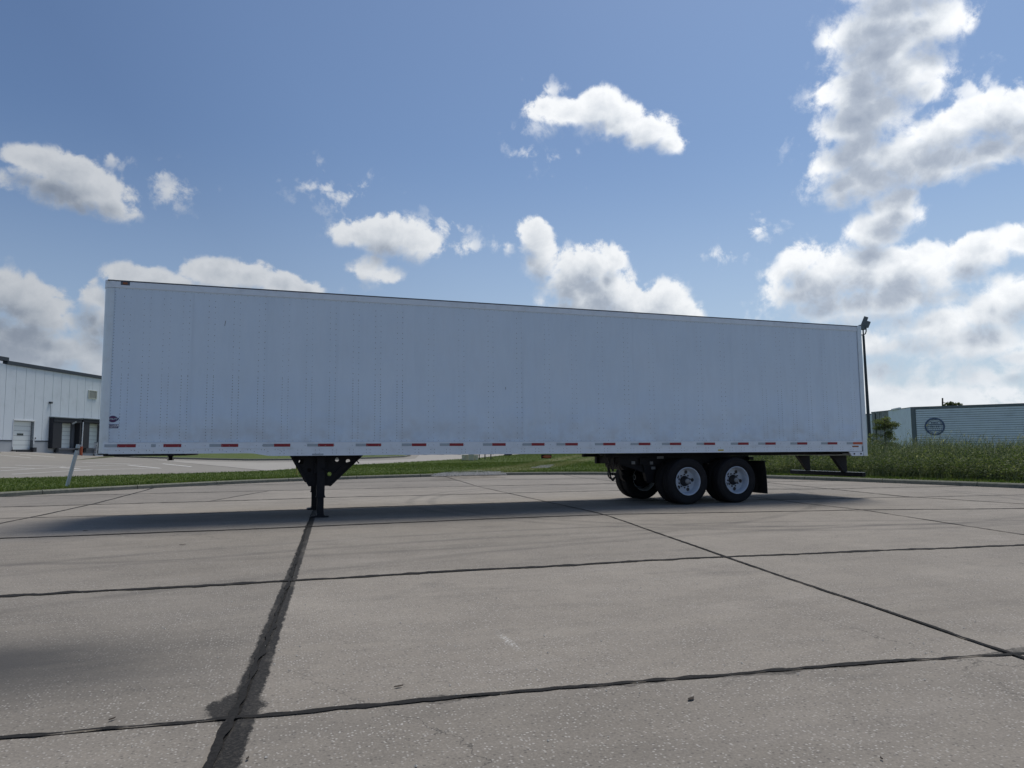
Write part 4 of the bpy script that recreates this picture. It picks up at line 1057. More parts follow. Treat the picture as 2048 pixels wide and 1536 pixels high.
# distant pole and tree tops above the old trailers
b0 = Vector(atd(1885, 880, 130)); b0.z = terr(b0.x, b0.y); t0 = Vector(atd(1885, 796, 130))
up = thing('utility_pole', 'thin distant utility pole rising above the emblem trailer roof', 'utility pole', b0)
MB().cyl(b0, t0, .16, .11, 8).build('pole', M['wood'], up); MB().bar(Vector(atd(1885, 804.5, 130)), Vector(atd(1889.5, 804.8, 130)), .1).build('bracket', M['wood'], up)
def leaf_cloud(name, centers, n, size, m_, parent=None, origin=None):
    tot = sum(r[0]*r[1]*r[2] for _, r in centers); V = []; Fc = []
    for c, r in centers:
        k = int(n*r[0]*r[1]*r[2]/tot)
        u = rng.normal(size=(k, 3)); u /= np.linalg.norm(u, axis=1)[:, None]; u *= (rng.random(k)**.45)[:, None]
        P_ = np.array(c)+u*np.array(r)
        a = rng.normal(size=(k, 3)); a /= np.linalg.norm(a, axis=1)[:, None]; b = rng.normal(size=(k, 3)); b = np.cross(a, b); b /= np.linalg.norm(b, axis=1)[:, None]
        s_ = size*(.6+.8*rng.random(k))[:, None]
        for p_, aa, bb, ss in zip(P_, a, b, s_):
            o = len(V); V += [p_-aa*ss, p_+bb*ss*.45, p_+aa*ss, p_-bb*ss*.45]; Fc.append((o, o+1, o+2, o+3))
    me = bpy.data.meshes.new(name); o3 = world_of(parent) if parent else Vector(origin or (0, 0, 0))
    V = np.array(V)-np.array(o3); me.from_pydata(V.tolist(), [], Fc); me.materials.append(m_)
    ob = bpy.data.objects.new(name, me); COL.objects.link(ob); ob.parent = parent; 
    if not parent: ob.location = o3
    return ob
bt = Vector(atd(1905, 880, 120)); bt.z = terr(bt.x, bt.y)
tr = thing('distant_tree', 'low distant tree top showing over the emblem trailer roof', 'tree', bt)
cz = atd(1905, 809, 120)
MB().cyl(bt, Vector(cz), .25, .12, 8).build('trunk', M['bark'], tr)
leaf_cloud('crown', [((cz[0]+dx*_R[0], cz[1]+dx*_R[1], cz[2]+dz), (r, r, r*.75)) for dx, dz, r in ((-.8, 0, .45), (-.3, .1, .5), (.2, -.1, .5), (.75, .1, .35), (1.1, -.1, .4), (-1.2, -.2, .3), (0, -.9, .9))], 1500, .13, M['tree_leaf'], tr)

# ================================================================== THE WHITE SEMI-TRAILER
T = thing('semi_trailer', 'long white box semi-trailer standing on its landing gear with red and silver side tape', 'trailer', (0, 0, 0))
LEN, WID = 16.15, 2.59
SE = [.13, 1.37, 2.60, 3.83, 5.06, 6.29, 7.48, 8.75, 9.98, 11.21, 12.44, 13.67, 14.90, 16.03]
for i in range(len(SE)-1):
    for side in (0, 1):
        a, b = SE[i]+.0007, SE[i+1]-.0007
        nx_ = 12; m = MB(); vs = []
        zl_ = [1.352, 1.9, 2.5, 3.2, 3.99]
        y0 = 0.0 + (.0009 if i % 2 else 0)
        for z in zl_:
            for k in range(nx_+1):
                x = a+(b-a)*k/nx_; u = k/nx_
                edge = .0007*min(1, max(0, 1-min(u, 1-u)*14))
                vs.append((x, y0+edge, z+tilt(x)))
        n = nx_+1
        fs = [(j*n+k, j*n+k+1, (j+1)*n+k+1, (j+1)*n+k) for j in range(len(zl_)-1) for k in range(nx_)]
        m.add(vs, fs, True); m.add([(a, y0+.012, 1.352+tilt(a)), (b, y0+.012, 1.352+tilt(b)), (b, y0+.012, 3.99+tilt(b)), (a, y0+.012, 3.99+tilt(a))], [(0, 1, 2, 3)])
        if side: m.v = [(x, WID-y, z) for x, y, z in m.v]
        m.build('side_panel', M['panel'], T)
# liner behind panel gaps
MB().box(.14, 16.03, .016, .05, 1.2, 4.05).tilted().build('side_liner', M['panel'], T)
MB().box(.14, 16.03, WID-.05, WID-.016, 1.2, 4.05).tilted().build('side_liner', M['panel'], T)
for side in (0, 1):
    fl = (lambda m: m) if not side else (lambda m: (setattr(m, 'v', [(x, WID-y, z) for x, y, z in m.v]), m)[1])
    m = MB(); xs_ = np.linspace(.10, 16.03, 14)
    fl(MB().box(.06, 16.03, -.014, .02, 1.247, 1.345).tilted()).build('upper_bottom_rail', M['alu'], T, bevel=.003)
    fl(MB().prism([(.06, 1.155), (2.30, 1.155), (2.42, 1.150), (2.66, 1.108), (2.76, 1.104), (16.0, 1.104), (16.0, 1.243), (.06, 1.243)], 'y', -.006, .03).tilted()).build('bottom_rail', M['alu'], T, bevel=.002)
    fl(MB().box(.06, 16.03, -.017, .0, 1.2405, 1.2495).tilted()).build('rail_bead', M['alu'], T)
    fl(MB().box(.06, 16.03, -.017, .0, 1.3415, 1.349).tilted()).build('rail_bead', M['alu'], T)
    fl(MB().box(.10, 16.03, -.016, .03, 3.985, 4.092).tilted()).build('top_rail', M['alu'], T, bevel=.004)
    fl(MB().box(.02, 16.10, -.021, .03, 4.094, 4.112).tilted()).build('roof_edge', M['roof'], T, bevel=.003)
    # rounded front corner post
    prof_ = [(-.035, .16)] + [(-.035+.15*(1-math.cos(a_)), -.012+.15*(1-math.sin(a_))) for a_ in np.linspace(0, math.pi/2, 10)] + [(.13, -.010), (.13, .03)]
    fl(MB().prism(prof_, 'z', 1.165, 3.975).tilted()).build('front_corner_post', M['alu_post'], T)
    prof_ = [(x-.006, y-.006) for x, y in prof_]
    fl(MB().prism(prof_, 'z', 3.979, 4.115).tilted()).build('corner_cap', M['alu'], T, bevel=.004)
    fl(MB().box(-.02, .14, -.006, .15, 1.145, 1.163).tilted()).build('post_foot', M['under'], T)
    fl(MB().box(16.035, 16.155, -.022, .10, .995, 4.12)).build('rear_corner_post', M['alu_post'], T, bevel=.006)
    fl(MB().prism([(15.62, 1.098), (16.03, 1.098), (16.03, .998), (15.70, .998)], 'y', -.01, .02)).build('corner_bracket', M['alu'], T, bevel=.003)
    for xb in (15.76, 15.96): fl(MB().cyl((xb, -.011, 1.048), (xb, -.024, 1.048), .018, n=12)).build('bolt', M['under'], T)
MB().box(-.030, .02, .13, WID-.13, 1.16, 4.10).tilted().build('nose_wall', M['panel'], T)
MB().box(.0, 16.1, .0, WID, 4.06, 4.10).tilted().build('roof', M['alu'], T)
MB().box(.02, 16.05, .03, WID-.03, 1.16, 1.22).tilted().build('floor', M['wood'], T)
for k in range(40):
    x = 2.85+k*.335
    if x < 15.9: MB().box(x-.02, x+.02, .05, WID-.05, 1.10, 1.157).tilted().build('crossmember', M['under'], T)
MB().box(.05, 1.3, .06, WID-.06, 1.12, 1.158).tilted().build('coupler_plate', M['under'], T)
mk = MB().lathe([(0, .05), (.02, .05), (.02, .035), (.07, .035), (.07, .06), (.09, .06), (.09, .0)], 16)
mk.v = [(.93+x, 1.3+z, 1.12-y+.035) for x, y, z in mk.v]; mk.build('kingpin', M['under'], T)
for s_ in (0, 1):
    d = MB().box(16.10, 16.135, .1+s_*1.205, 1.285+s_*1.205, 1.2, 4.05).build('rear_door', M['panel'], T)
    for yy in (.35, .85): MB().cyl((16.16, yy+s_*1.1, 1.15), (16.16, yy+s_*1.1, 4.08), .014, n=8).build('lock_rod', M['galv'], d)
MB().box(16.05, 16.16, .1, WID-.1, 1.0, 1.19).build('rear_sill', M['alu_post'], T)
MB().box(16.05, 16.16, .1, WID-.1, 4.055, 4.12).build('rear_header', M['alu_post'], T)
# rivets: real domes, joined per kind
posts = [.335, .645, .955, 1.262, 1.675, 2.09, 2.515, 2.93, 3.345, 3.76, 4.183, 4.593, 5.006] + [5.614+.6*k for k in range(13)] + [13.3, 13.72, 14.12, 14.55, 15.0, 15.42, 15.82]
rv_m = MB()
def rivet(m, x, z, y, r, h):
    n = 6; z += tilt(x)
    vs = [(x+r*math.cos(k*math.pi/3), y, z+r*math.sin(k*math.pi/3)) for k in range(n)] + [(x+r*.5*math.cos(k*math.pi/3), y-h, z+r*.5*math.sin(k*math.pi/3)) for k in range(n)]
    m.add(vs, [(k, (k+1) % n, n+(k+1) % n, n+k) for k in range(n)] + [tuple(range(n, 2*n))], True)
for p_ in posts:
    dense = p_ < 5.1 or p_ > 12.9
    for c_ in (-.051, .051):
        x = p_+c_
        # a seam at the column hides one row of the pair near the top
        z = 2.50 + random.uniform(0, .03)
        while z < 3.93:
            rivet(rv_m, x, z, .001, random.choice((.005, .006, .0075)), .003); z += .102
        z = 1.42
        st_ = .0508 if dense else .102
        while z < 2.49:
            rivet(rv_m, x, z, .001, random.choice((.006, .007, .0085)), .0035); z += st_
z = 1.42
while z < 3.95: rivet(rv_m, .143, z, .0, .006, .004); z += .051
x = .2
while x < 16: rivet(rv_m, x, 1.372, .001, .007 if int(x*10) % 3 == 0 else .005, .003); x += .103
x = .2
while x < 16: rivet(rv_m, x, 3.965, .001, .005, .003); x += .103
tag(rv_m.build('rivets', M['rivet'], T, fix=False), kind='stuff')
rr_m = MB()
for p_ in posts:
    for dx, dz in ((-.05, 1.29), (.05, 1.29)): rivet(rr_m, p_+dx, dz, -.014, .006, .003)
x = 2.9
while x < 15.9:
    for dx, dz in ((-.035, 1.205), (.035, 1.205), (-.035, 1.150), (.035, 1.150)): rivet(rr_m, x+dx, dz, -.006, .0065, .004)
    x += .305
x = .25
while x < 2.8:
    for dx, dz in ((0, 1.215), (.05, 1.215), (.11, 1.185)): rivet(rr_m, x+dx, dz, -.006, .0065, .004)
    x += .23
tag(rr_m.build('rail_rivets', M['rivet'], T, fix=False), kind='stuff')
# tape: red with silver in front of it
REDX = [.268, .970, 1.885, 2.760, 3.521, 4.384, 5.240, 5.971, 6.832, 7.656, 8.386, 9.239, 10.063, 10.810, 11.661, 12.535, 13.260, 14.135, 14.997, 15.741]
for k, x in enumerate(REDX):
    last = k == len(REDX)-1
    o = MB().box(x, x+.278, -.0185, -.0145, 1.268, 1.321).tilted().build('red_tape', M['orangered'] if last else M['redtape'], T)
    if last: o['label'] = 'faded orange red tape at the rear corner'
    if k in (0, 1, 2, 4, 5):
        rt = MB()
        for dx in ((.02, .13) if k % 2 == 0 else (.03, .23)): rivet(rt, x+dx, 1.285, -.0188, .006, .003)
        rt.build('tape_rivet', M['silvertape'], o, fix=False)
    a = x-.19 if k != 1 else x-.19; b = x-.004 if k != 1 else x-.12
    MB().box(a, b, -.0180, -.0145, 1.270, 1.319).tilted().build('silver_tape', M['silvertape'], T)
MB().box(3.42, 3.62, -.009, -.0065, 1.112, 1.14).tilted().build('silver_tape', M['silvertape'], T)
# lamps and stickers
al = MB().box(.255, .325, -.026, -.017, 4.045, 4.08).tilted().build('marker_lamp', M['amber'], T, bevel=.004)
MB().box(.22, .36, -.0175, -.0162, 4.03, 4.09).tilted().build('lamp_base', M['roof'], T)
MB().box(15.72, 15.90, -.0165, -.0065, 1.205, 1.236).tilted().build('marker_lamp', M['amber'], T, bevel=.004)
lamp = MB().lathe([(0, 0.0), (-.006, .045), (.004, .062), (.03, .066)], 24); lamp.v = [(8.0+x*1.5, -.0+y, 1.068+z*.52) for x, y, z in lamp.v]; lamp.build('mid_turn_lamp', M['amber'], T)
MB().box(7.9, 8.1, .035, .09, 1.03, 1.11).build('lamp_bracket', M['under'], T)
pts_ = [onY(x, y, .25) for x, y in ((1010, 905), (1010, 911), (1021, 911), (1021, 905))]
MB().box(pts_[0][0], pts_[2][0], .22, .30, pts_[1][2], 1.13).build('tool_bracket', M['under'], T)
pts_ = [onY(x, y, .26) for x, y in ((1020, 910), (1023, 909), (1024, 906))]
MB().tube(pts_, .012, 6).build('bracket_hook', M['under'], T)
MB().box(12.02, 12.16, -.0085, -.0065, 1.137, 1.17).tilted().build('sticker', M['yellow'], T)
def text_mesh(name, txt, size, x, z, y, m_, parent, shear=.0, sx=1.0, align='CENTER'):
    cu = bpy.data.curves.new(name, 'FONT'); cu.body = txt; cu.size = size; cu.align_x = align; cu.align_y = 'CENTER'; cu.shear = shear; cu.extrude = .0008; cu.offset = size*.02
    cu.resolution_u = 3
    ob = bpy.data.objects.new(name, cu); COL.objects.link(ob)
    bpy.context.view_layer.update()
    me = bpy.data.meshes.new_from_object(ob.evaluated_get(bpy.context.evaluated_depsgraph_get()))
    bpy.data.objects.remove(ob); bpy.data.curves.remove(cu)
    R4 = Matrix(((sx, 0, 0, x), (0, 0, -1, y), (0, 1, 0, z), (0, 0, 0, 1)))
    me.transform(R4); me.materials.clear(); me.materials.append(m_)
    o = bpy.data.objects.new(name, me); COL.objects.link(o); o.parent = parent; return o
lg = empty('maker_logo', (0, 0, 0), T); LX, LZ = .183, 1.742+tilt(.2)
def leaf_poly(a, b, sk): return [(LX+a*math.cos(t_)+sk*math.sin(t_)*0, LZ+b*math.sin(t_)) for t_ in np.linspace(0, 2*math.pi, 40, endpoint=False)]
MB().prism(leaf_poly(.070, .055, 0), 'y', -.003, -.0012).build('oval', M['logo_blue'], lg)
MB().prism(leaf_poly(.060, .044, 0), 'y', -.0042, -.0032).build('oval_centre', M['logo_purple'], lg)
MB().prism([(LX-.093, LZ-.023), (LX+.078, LZ-.023), (LX+.094, LZ+.020), (LX-.078, LZ+.020)], 'y', -.0055, -.0045).build('band', M['logo_blue'], lg)
text_mesh('lettering', 'UTILITY', .040, LX, LZ-.001, -.0068, M['logo_white'], lg, .25, 1.0)
pl = empty('model_plate', (0, 0, 0), T); PZ = 1.622+tilt(.2)
MB().prism([(LX-.095, PZ-.034), (LX+.085, PZ-.034), (LX+.095, PZ+.034), (LX-.085, PZ+.034)], 'y', -.003, -.0012).build('plate_border', M['logo_blue'], pl)
MB().prism([(LX-.088, PZ-.003), (LX+.087, PZ-.003), (LX+.091, PZ+.029), (LX-.083, PZ+.029)], 'y', -.0042, -.0032).build('plate_face', M['logo_white'], pl)
text_mesh('lettering', '4000D-X', .037, LX, PZ+.013, -.0056, M['logo_blue'], pl, .15, .98)
text_mesh('lettering', 'COMPOSITE', .027, LX, PZ-.018, -.0044, M['logo_white'], pl, .15, .98)
# small scuffs in the skin
MB().prism([(1.895, 3.50), (1.905, 3.50), (1.89, 3.41), (1.882, 3.41)], 'y', -.0008, .0).tilted().build('scuff_mark', M['rivet'], T)
MB().prism([(7.118, 2.46), (7.126, 2.46), (7.128, 2.41), (7.12, 2.41)], 'y', -.0008, .0).build('scuff_mark', M['rivet'], T)

# landing gear
LGx, LGy = 3.60, .37
lgr = empty('landing_gear', (LGx, 1.3, 0), T)
def holed_plate(name, outline, holes_, y0, y1, m_, parent):
    cu = bpy.data.curves.new(name, 'CURVE'); cu.dimensions = '2D'; cu.fill_mode = 'BOTH'; cu.extrude = (y1-y0)/2
    for pts__ in [outline] + [[(cx+r*math.cos(t_), cz+r*math.sin(t_)) for t_ in np.linspace(0, 2*math.pi, 20, endpoint=False)] for cx, cz, r in holes_]:
        sp = cu.splines.new('POLY'); sp.points.add(len(pts__)-1); sp.use_cyclic_u = True
        for q_, (a_, b_) in zip(sp.points, pts__): q_.co = (a_, b_, 0, 1)
    ob = bpy.data.objects.new(name, cu); COL.objects.link(ob); bpy.context.view_layer.update()
    me = bpy.data.meshes.new_from_object(ob.evaluated_get(bpy.context.evaluated_depsgraph_get())); bpy.data.objects.remove(ob); bpy.data.curves.remove(cu)
    me.transform(Matrix(((1, 0, 0, 0), (0, 0, -1, (y0+y1)/2), (0, 1, 0, 0), (0, 0, 0, 1)))); w = world_of(parent)
    me.transform(Matrix.Translation(-w)); me.materials.clear(); me.materials.append(m_)
    o = bpy.data.objects.new(name, me); COL.objects.link(o); o.parent = parent; return o
ho = [(3.90, 1.052, .036), (4.105, 1.022, .040), (3.765, .785, .040), (3.25, 1.02, .045), (3.40, .86, .04), (3.62, 1.03, .04)]
holed_plate('gusset_plate', [(3.07, 1.14), (4.385, 1.14), (3.78, .565), (3.40, .565)], ho, .445, .457, M['under'], lgr)
MB().prism([(3.06, 1.14), (3.095, 1.14), (3.42, .565), (3.385, .565)], 'y', .37, .45).build('gusset_flange', M['under'], lgr)
MB().prism([(4.36, 1.14), (4.395, 1.14), (3.79, .558), (3.755, .558)], 'y', .41, .45).build('gusset_flange', M['under'], lgr)
holed_plate('gusset_plate', [(3.10, 1.14), (3.74, 1.14), (3.66, .50), (3.42, .565)], [(3.25, 1.02, .045)], 2.13, 2.142, M['under'], lgr)
MB().prism([(3.08, 1.14), (3.12, 1.14), (3.44, .565), (3.40, .565)], 'y', 2.14, 2.22).build('gusset_flange', M['under'], lgr)
for yy in (LGy, WID-LGy):
    lg_ = MB().box(LGx-.073, LGx+.073, yy-.073, yy+.073, .37, 1.13).build('leg', M['under'], lgr, bevel=.008)
    MB().box(LGx-.060, LGx+.060, yy-.060, yy+.060, .04, .375).build('inner_tube', M['under'], lg_, bevel=.006)
    MB().box(LGx-.085, LGx+.085, yy-.085, yy+.085, .360, .385).build('collar', M['under'], lg_)
    ft = MB().prism([(LGx-.15, .012), (LGx-.135, .0), (LGx+.135, .0), (LGx+.15, .012), (LGx+.15, .026), (LGx+.07, .034), (LGx+.055, .075), (LGx-.055, .075), (LGx-.07, .034), (LGx-.15, .026)], 'y', yy-.12, yy+.12)
    ft.build('foot', M['under'], lg_)
MB().cyl((LGx, LGy+.07, .86), (LGx, WID-LGy-.07, .86), .022, n=10).build('cross_shaft', M['under'], lgr)
MB().bar((LGx+.05, LGy+.1, .62), (LGx+.05, WID-LGy-.1, 1.05), .05).bar((LGx+.05, LGy+.1, 1.05), (LGx+.05, WID-LGy-.1, .62), .05).build('cross_brace', M['under'], lgr)
MB().box(LGx-.11, LGx+.11, LGy-.02, LGy+.12, .80, 1.0).build('gearbox', M['under'], lgr, bevel=.01)
MB().tube([(3.62, .26, .90), (3.75, .24, .84), (3.86, .24, .83), (4.02, .24, .98), (4.24, .24, 1.04), (4.28, .21, .985)], .013, 8).build('crank_handle', M['under'], lgr)

# bogie
AX = [11.27, 12.515]; RT = .50
def tyre_profile(w):
    h = w/2
    return [(-h+.03, .300), (-h+.012, .315), (-h+.002, .36), (-h, .41), (-h+.006, .455), (-h+.024, .487), (-h+.045, .4965), (-.075, .4995), (-.070, .4885), (-.062, .4885), (-.057, .5), (-.012, .5), (-.008, .4885), (.008, .4885), (.012, .5), (.057, .5), (.062, .4885), (.070, .4885), (.075, .4995), (h-.045, .4965), (h-.024, .487), (h-.006, .455), (h, .41), (h-.002, .36), (h-.012, .315), (h-.03, .300), (h-.04, .285), (-h+.04, .285), (-h+.03, .300)]
def make_wheel(cy, outer, sgn):
    """sgn -1: near side (outside faces -y), +1 far side"""
    w = empty('wheel', (AX[0], cy, RT), T)
    c = (AX[0], cy, RT)
    ty = MB().lathe(tyre_profile(.275), 72, True, c)
    ty.build('tyre', M['rubber'], w)
    lt = MB(); 
    for k_ in range(2):       # raised sidewall ribs
        lt.lathe([(-.1385, .352+k_*.09), (-.1405, .356+k_*.09), (-.1385, .360+k_*.09)], 64, True, c)
    if sgn > 0: lt.v = [(x, 2*cy-y, z) for x, y, z in lt.v]
    lt.build('sidewall_rib', M['rubber'], w, fix=False)
    o_ = -.1375
    if outer:
        pr = [(o_+.035, .300), (o_+.006, .304), (o_-.002, .300), (o_-.002, .290), (o_+.02, .281), (o_+.05, .276), (o_+.075, .262), (o_+.10, .258), (o_+.150, .256), (o_+.166, .250), (o_+.170, .238), (o_+.165, .200), (o_+.160, .165), (o_+.158, .112), (o_+.175, .108), (o_+.19, .25), (o_+.24, .285)]
    else:
        pr = [(-.135, .298), (-.135, .280), (-.10, .262), (-.02, .255), (.02, .255), (.07, .262), (.125, .285), (.134, .300), (.13, .305)]
        pr += [(.02, .25), (-.02, .2), (-.03, .10)][:0]
    rm = MB().lathe(pr, 64, True, c)
    if sgn > 0: rm.v = [(x, 2*cy-y, z) for x, y, z in rm.v]
    rm.build('rim', M['rim'] if outer else M['galv'], w)
    if outer:
        dsk = o_+.163
        for k_ in range(5):
            a_ = k_*2*math.pi/5+.1; hx, hz = .198*math.cos(a_), .198*math.sin(a_)
            hm = MB(); hm.lathe([(dsk-.004, .046), (dsk-.007, .042), (dsk+.001, .037)], 20, True, (c[0]+hx, c[1], c[2]+hz))
            if sgn > 0: hm.v = [(x, 2*cy-y, z) for x, y, z in hm.v]
            hm.build('hand_hole_lip', M['rim'], w)
            hm = MB(); hm.lathe([(dsk-.0035, .041), (dsk-.0030, .0)], 20, True, (c[0]+hx, c[1], c[2]+hz))
            if sgn > 0: hm.v = [(x, 2*cy-y, z) for x, y, z in hm.v]
            hm.build('hand_hole_shade_disc', M['hub'], w)  # dark disc on the solid wheel, painted shade in place of an open hole
        hb = MB().lathe([(o_+.157, .112), (o_+.150, .112), (o_+.145, .100), (o_+.095, .094), (o_+.085, .076), (o_+.05, .072), (o_+.04, .066), (o_+.036, .0)], 32, True, c)
        hb2 = MB().lathe([(o_+.045, .056), (o_+.022, .053), (o_+.014, .043), (o_+.012, .0)], 24, True, c)
        for q_ in (hb, hb2):
            if sgn > 0: q_.v = [(x, 2*cy-y, z) for x, y, z in q_.v]
        hb.build('hub', M['hub'], w); hb2.build('hub_cap', M['label'], w)
        for k_ in range(10):
            a_ = k_*math.pi/5+.3; hx, hz = .1425*math.cos(a_), .1425*math.sin(a_)
            nt = MB().lathe([(o_+.158, .018), (o_+.142, .017), (o_+.140, .010), (o_+.133, .009), (o_+.133, 0)], 6, False, (c[0]+hx, c[1], c[2]+hz))
            if sgn > 0: nt.v = [(x, 2*cy-y, z) for x, y, z in nt.v]
            nt.build('lug_nut', M['hub'], w)
    return w
def copy_level(o, parent, loc):
    c = o.copy(); COL.objects.link(c); c.parent = parent; c.location = loc
    for ch in list(o.children):
        d = ch.copy(); COL.objects.link(d); d.parent = c
    return c
bpy.context.view_layer.update()
no, ni, fi, fo = .03+.1375, .355+.1375, WID-.355-.1375, WID-.03-.1375
protos = [make_wheel(no, True, -1), make_wheel(ni, False, -1), make_wheel(fi, False, 1), make_wheel(fo, True, 1)]
for p_ in protos: 
    c = copy_level(p_, T, (AX[1], p_.location.y, RT))
    if p_ is protos[0]:
        for ch in c.children: pass
        c.rotation_euler = (0, rad(14), 0)
def U(name, mb_, bevel=0, m_='under', parent=None): return mb_.build(name, M[m_], parent or T, bevel=bevel)
for yy in (.66, 1.83):
    U('slide_rail', MB().box(9.62, 16.04, yy, yy+.10, 1.03, 1.10))
    U('bogie_rail', MB().box(9.95, 13.3, yy-.005, yy+.105, .87, 1.028))
for x in (10.0, 10.75, 11.9, 13.2): U('bogie_crossmember', MB().box(x, x+.08, .77, 1.82, .88, 1.02))
for ax_ in AX:
    U('axle', MB().cyl((ax_, .12, RT), (ax_, WID-.12, RT), .063, n=20))
    for sgn, yy in ((-1, .665), (1, 1.825)):
        yc = yy+.05
        U('hanger', MB().prism([(ax_-.75, .87), (ax_-.45, .87), (ax_-.50, .50), (ax_-.58, .44), (ax_-.66, .50)], 'y', yc-.06, yc+.06))
        U('trailing_arm', MB().prism([(ax_-.62, .46), (ax_-.56, .54), (ax_-.1, .60), (ax_+.12, .60), (ax_+.42, .57), (ax_+.42, .53), (ax_+.1, .45), (ax_-.1, .44)], 'y', yc-.04, yc+.04))
        sp = MB().lathe([(0, .0), (0, .10), (.03, .135), (.08, .14), (.11, .12), (.14, .14), (.19, .145), (.24, .13), (.26, .1), (.26, 0)], 20); sp.v = [(ax_+.34+x, yc+z, .585+y) for x, y, z in sp.v]
        U('air_spring', sp, m_='rubber')
        U('shock_absorber', MB().cyl((ax_+.05, yc-.12, .5), (ax_-.16, yc-.12, .93), .028, n=10))
        db = MB().lathe([(-.09, .0), (-.09, .205), (.09, .205), (.09, 0)], 32, True, (ax_, .50 if sgn < 0 else WID-.50, RT)); U('brake_drum', db)
        yb = yc + (.16 if sgn < 0 else -.16)
        bc = MB().cyl((ax_-.40, yb, .54), (ax_-.30, yb, .545), .070, .086, 20).cyl((ax_-.30, yb, .545), (ax_-.27, yb, .545), .092, n=20).cyl((ax_-.27, yb, .545), (ax_-.17, yb, .55), .084, .06, 20)
        b_ = U('brake_chamber', bc)
        rg = MB().lathe([(0, .045), (-.004, .055), (0, .065)], 20); rg.v = [(ax_-.402+y, yb+x, .54+z) for x, y, z in rg.v]; rg.build('end_ring', M['galv'], b_)
        U('mounting_bracket', MB().bar((ax_-.2, yb, .55), (ax_, yb, .52), .04, .08))
U('air_tank', (lambda m: m)(MB().cyl((10.25, .95, .86), (10.25, 1.75, .86), .12, n=20)), m_='under')
U('valve_box', MB().box(10.42, 10.6, .60, .66, .86, 1.0), 0.005, 'under')
for (px_, py_, w_, h_) in ((1320.5, 915, 13, 5), (1266.5, 925.5, 7, 6), (1302.8, 926, 6, 6), (1306.5, 936, 8, 5.5)):
    a_ = onY(px_-w_/2, py_+h_/2, .645); b_ = onY(px_+w_/2, py_-h_/2, .645)
    U('grey_label', MB().box(a_[0], b_[0], .640, .646, a_[2], b_[2]), 0, 'label')
    if py_ > 920: U('label_bracket', MB().box(a_[0]-.01, b_[0]+.01, .648, .66, a_[2]-.01, .9), 0, 'under')
U('side_plate', MB().prism([(9.98, .87), (11.0, .87), (10.98, .66), (10.78, .60), (10.2, .80)], 'y', .70, .715))
# hanging air hoses
for pl_, r_ in (([(1211, 905.5), (1214, 909), (1217, 921), (1221, 932), (1226, 943)], .016), ([(1220, 908), (1219.5, 920), (1218, 932), (1219, 943), (1222, 955), (1225, 961), (1228, 959), (1231, 952)], .016),
            ([(1226, 909), (1228, 918), (1227.5, 930), (1226, 943)], .014), ([(1229, 909), (1233, 919), (1236, 927), (1239, 935), (1246, 950)], .016), ([(1215.5, 929), (1216.5, 942), (1216, 949), (1219, 955), (1224, 958), (1229, 955)], .018),
            ([(1216.5, 930), (1219, 940), (1222, 947), (1228, 948), (1232, 946)], .014), ([(1244, 912), (1240, 918), (1236, 921), (1234, 928), (1232.5, 935)], .014)):
    L_ = [Vector(onY(x, y, 1.0)) for x, y in pl_]
    sm_ = []
    for i in range(len(L_)-1):
        a, b, c, d = L_[max(i-1, 0)], L_[i], L_[i+1], L_[min(i+2, len(L_)-1)]
        for k in range(5):
            u = k/5; sm_.append(.5*((2*b)+(-a+c)*u+(2*a-5*b+4*c-d)*u*u+(-a+3*b-3*c+d)*u**3))
    sm_.append(L_[-1]); MB().tube(sm_, r_, 7).build('air_hose', M['hose'], T)
for x, y in ((1220.5, 948), (1225.5, 947.5), (1230, 948)):
    q_ = Vector(onY(x, y, .98)); MB().cyl(q_-Vector((0, 0, .035)), q_+Vector((0, 0, .03)), .022, n=10).build('hose_coupling', M['under'], T)
a_ = onY(1203, 906, 1.0)
U('hose_bracket', MB().box(a_[0], 9.95, .9, 1.1, 1.05, 1.12))
# mudflaps
for y0_, y1_ in ((.085, .70), (WID-.70, WID-.085)):
    m = MB(); vs = []
    for j, z in enumerate((.885, .7, .45, .18)):
        for i in range(5):
            u = i/4; y = y0_+(y1_-y0_)*u; vs.append((13.30+.012*math.sin(u*5+j)+.025*j/3, y-.006*j, z+.0))
    n0 = len(vs); vs += [(x+.010, y, z) for x, y, z in vs]
    fs = [(j*5+i, j*5+i+1, (j+1)*5+i+1, (j+1)*5+i) for j in range(3) for i in range(4)]
    m.add(vs, fs + [tuple(k+n0 for k in f[::-1]) for f in fs] + [(i, n0+i, n0+i+1, i+1) for i in range(4)] + [(15+i, 16+i, n0+16+i, n0+15+i) for i in range(4)] + [(j*5, (j+1)*5, n0+(j+1)*5, n0+j*5) for j in range(3)] + [(j*5+4, n0+j*5+4, n0+(j+1)*5+4, (j+1)*5+4) for j in range(3)])
    fl_ = m.build('mudflap', M['flap'], T)
    MB().box(13.285, 13.33, y0_-.01, y1_+.05, .885, .915).build('flap_bracket', M['under'], fl_)
MB().box(13.2, 13.32, .5, 2.1, .93, 1.0).build('flap_beam', M['under'], T)
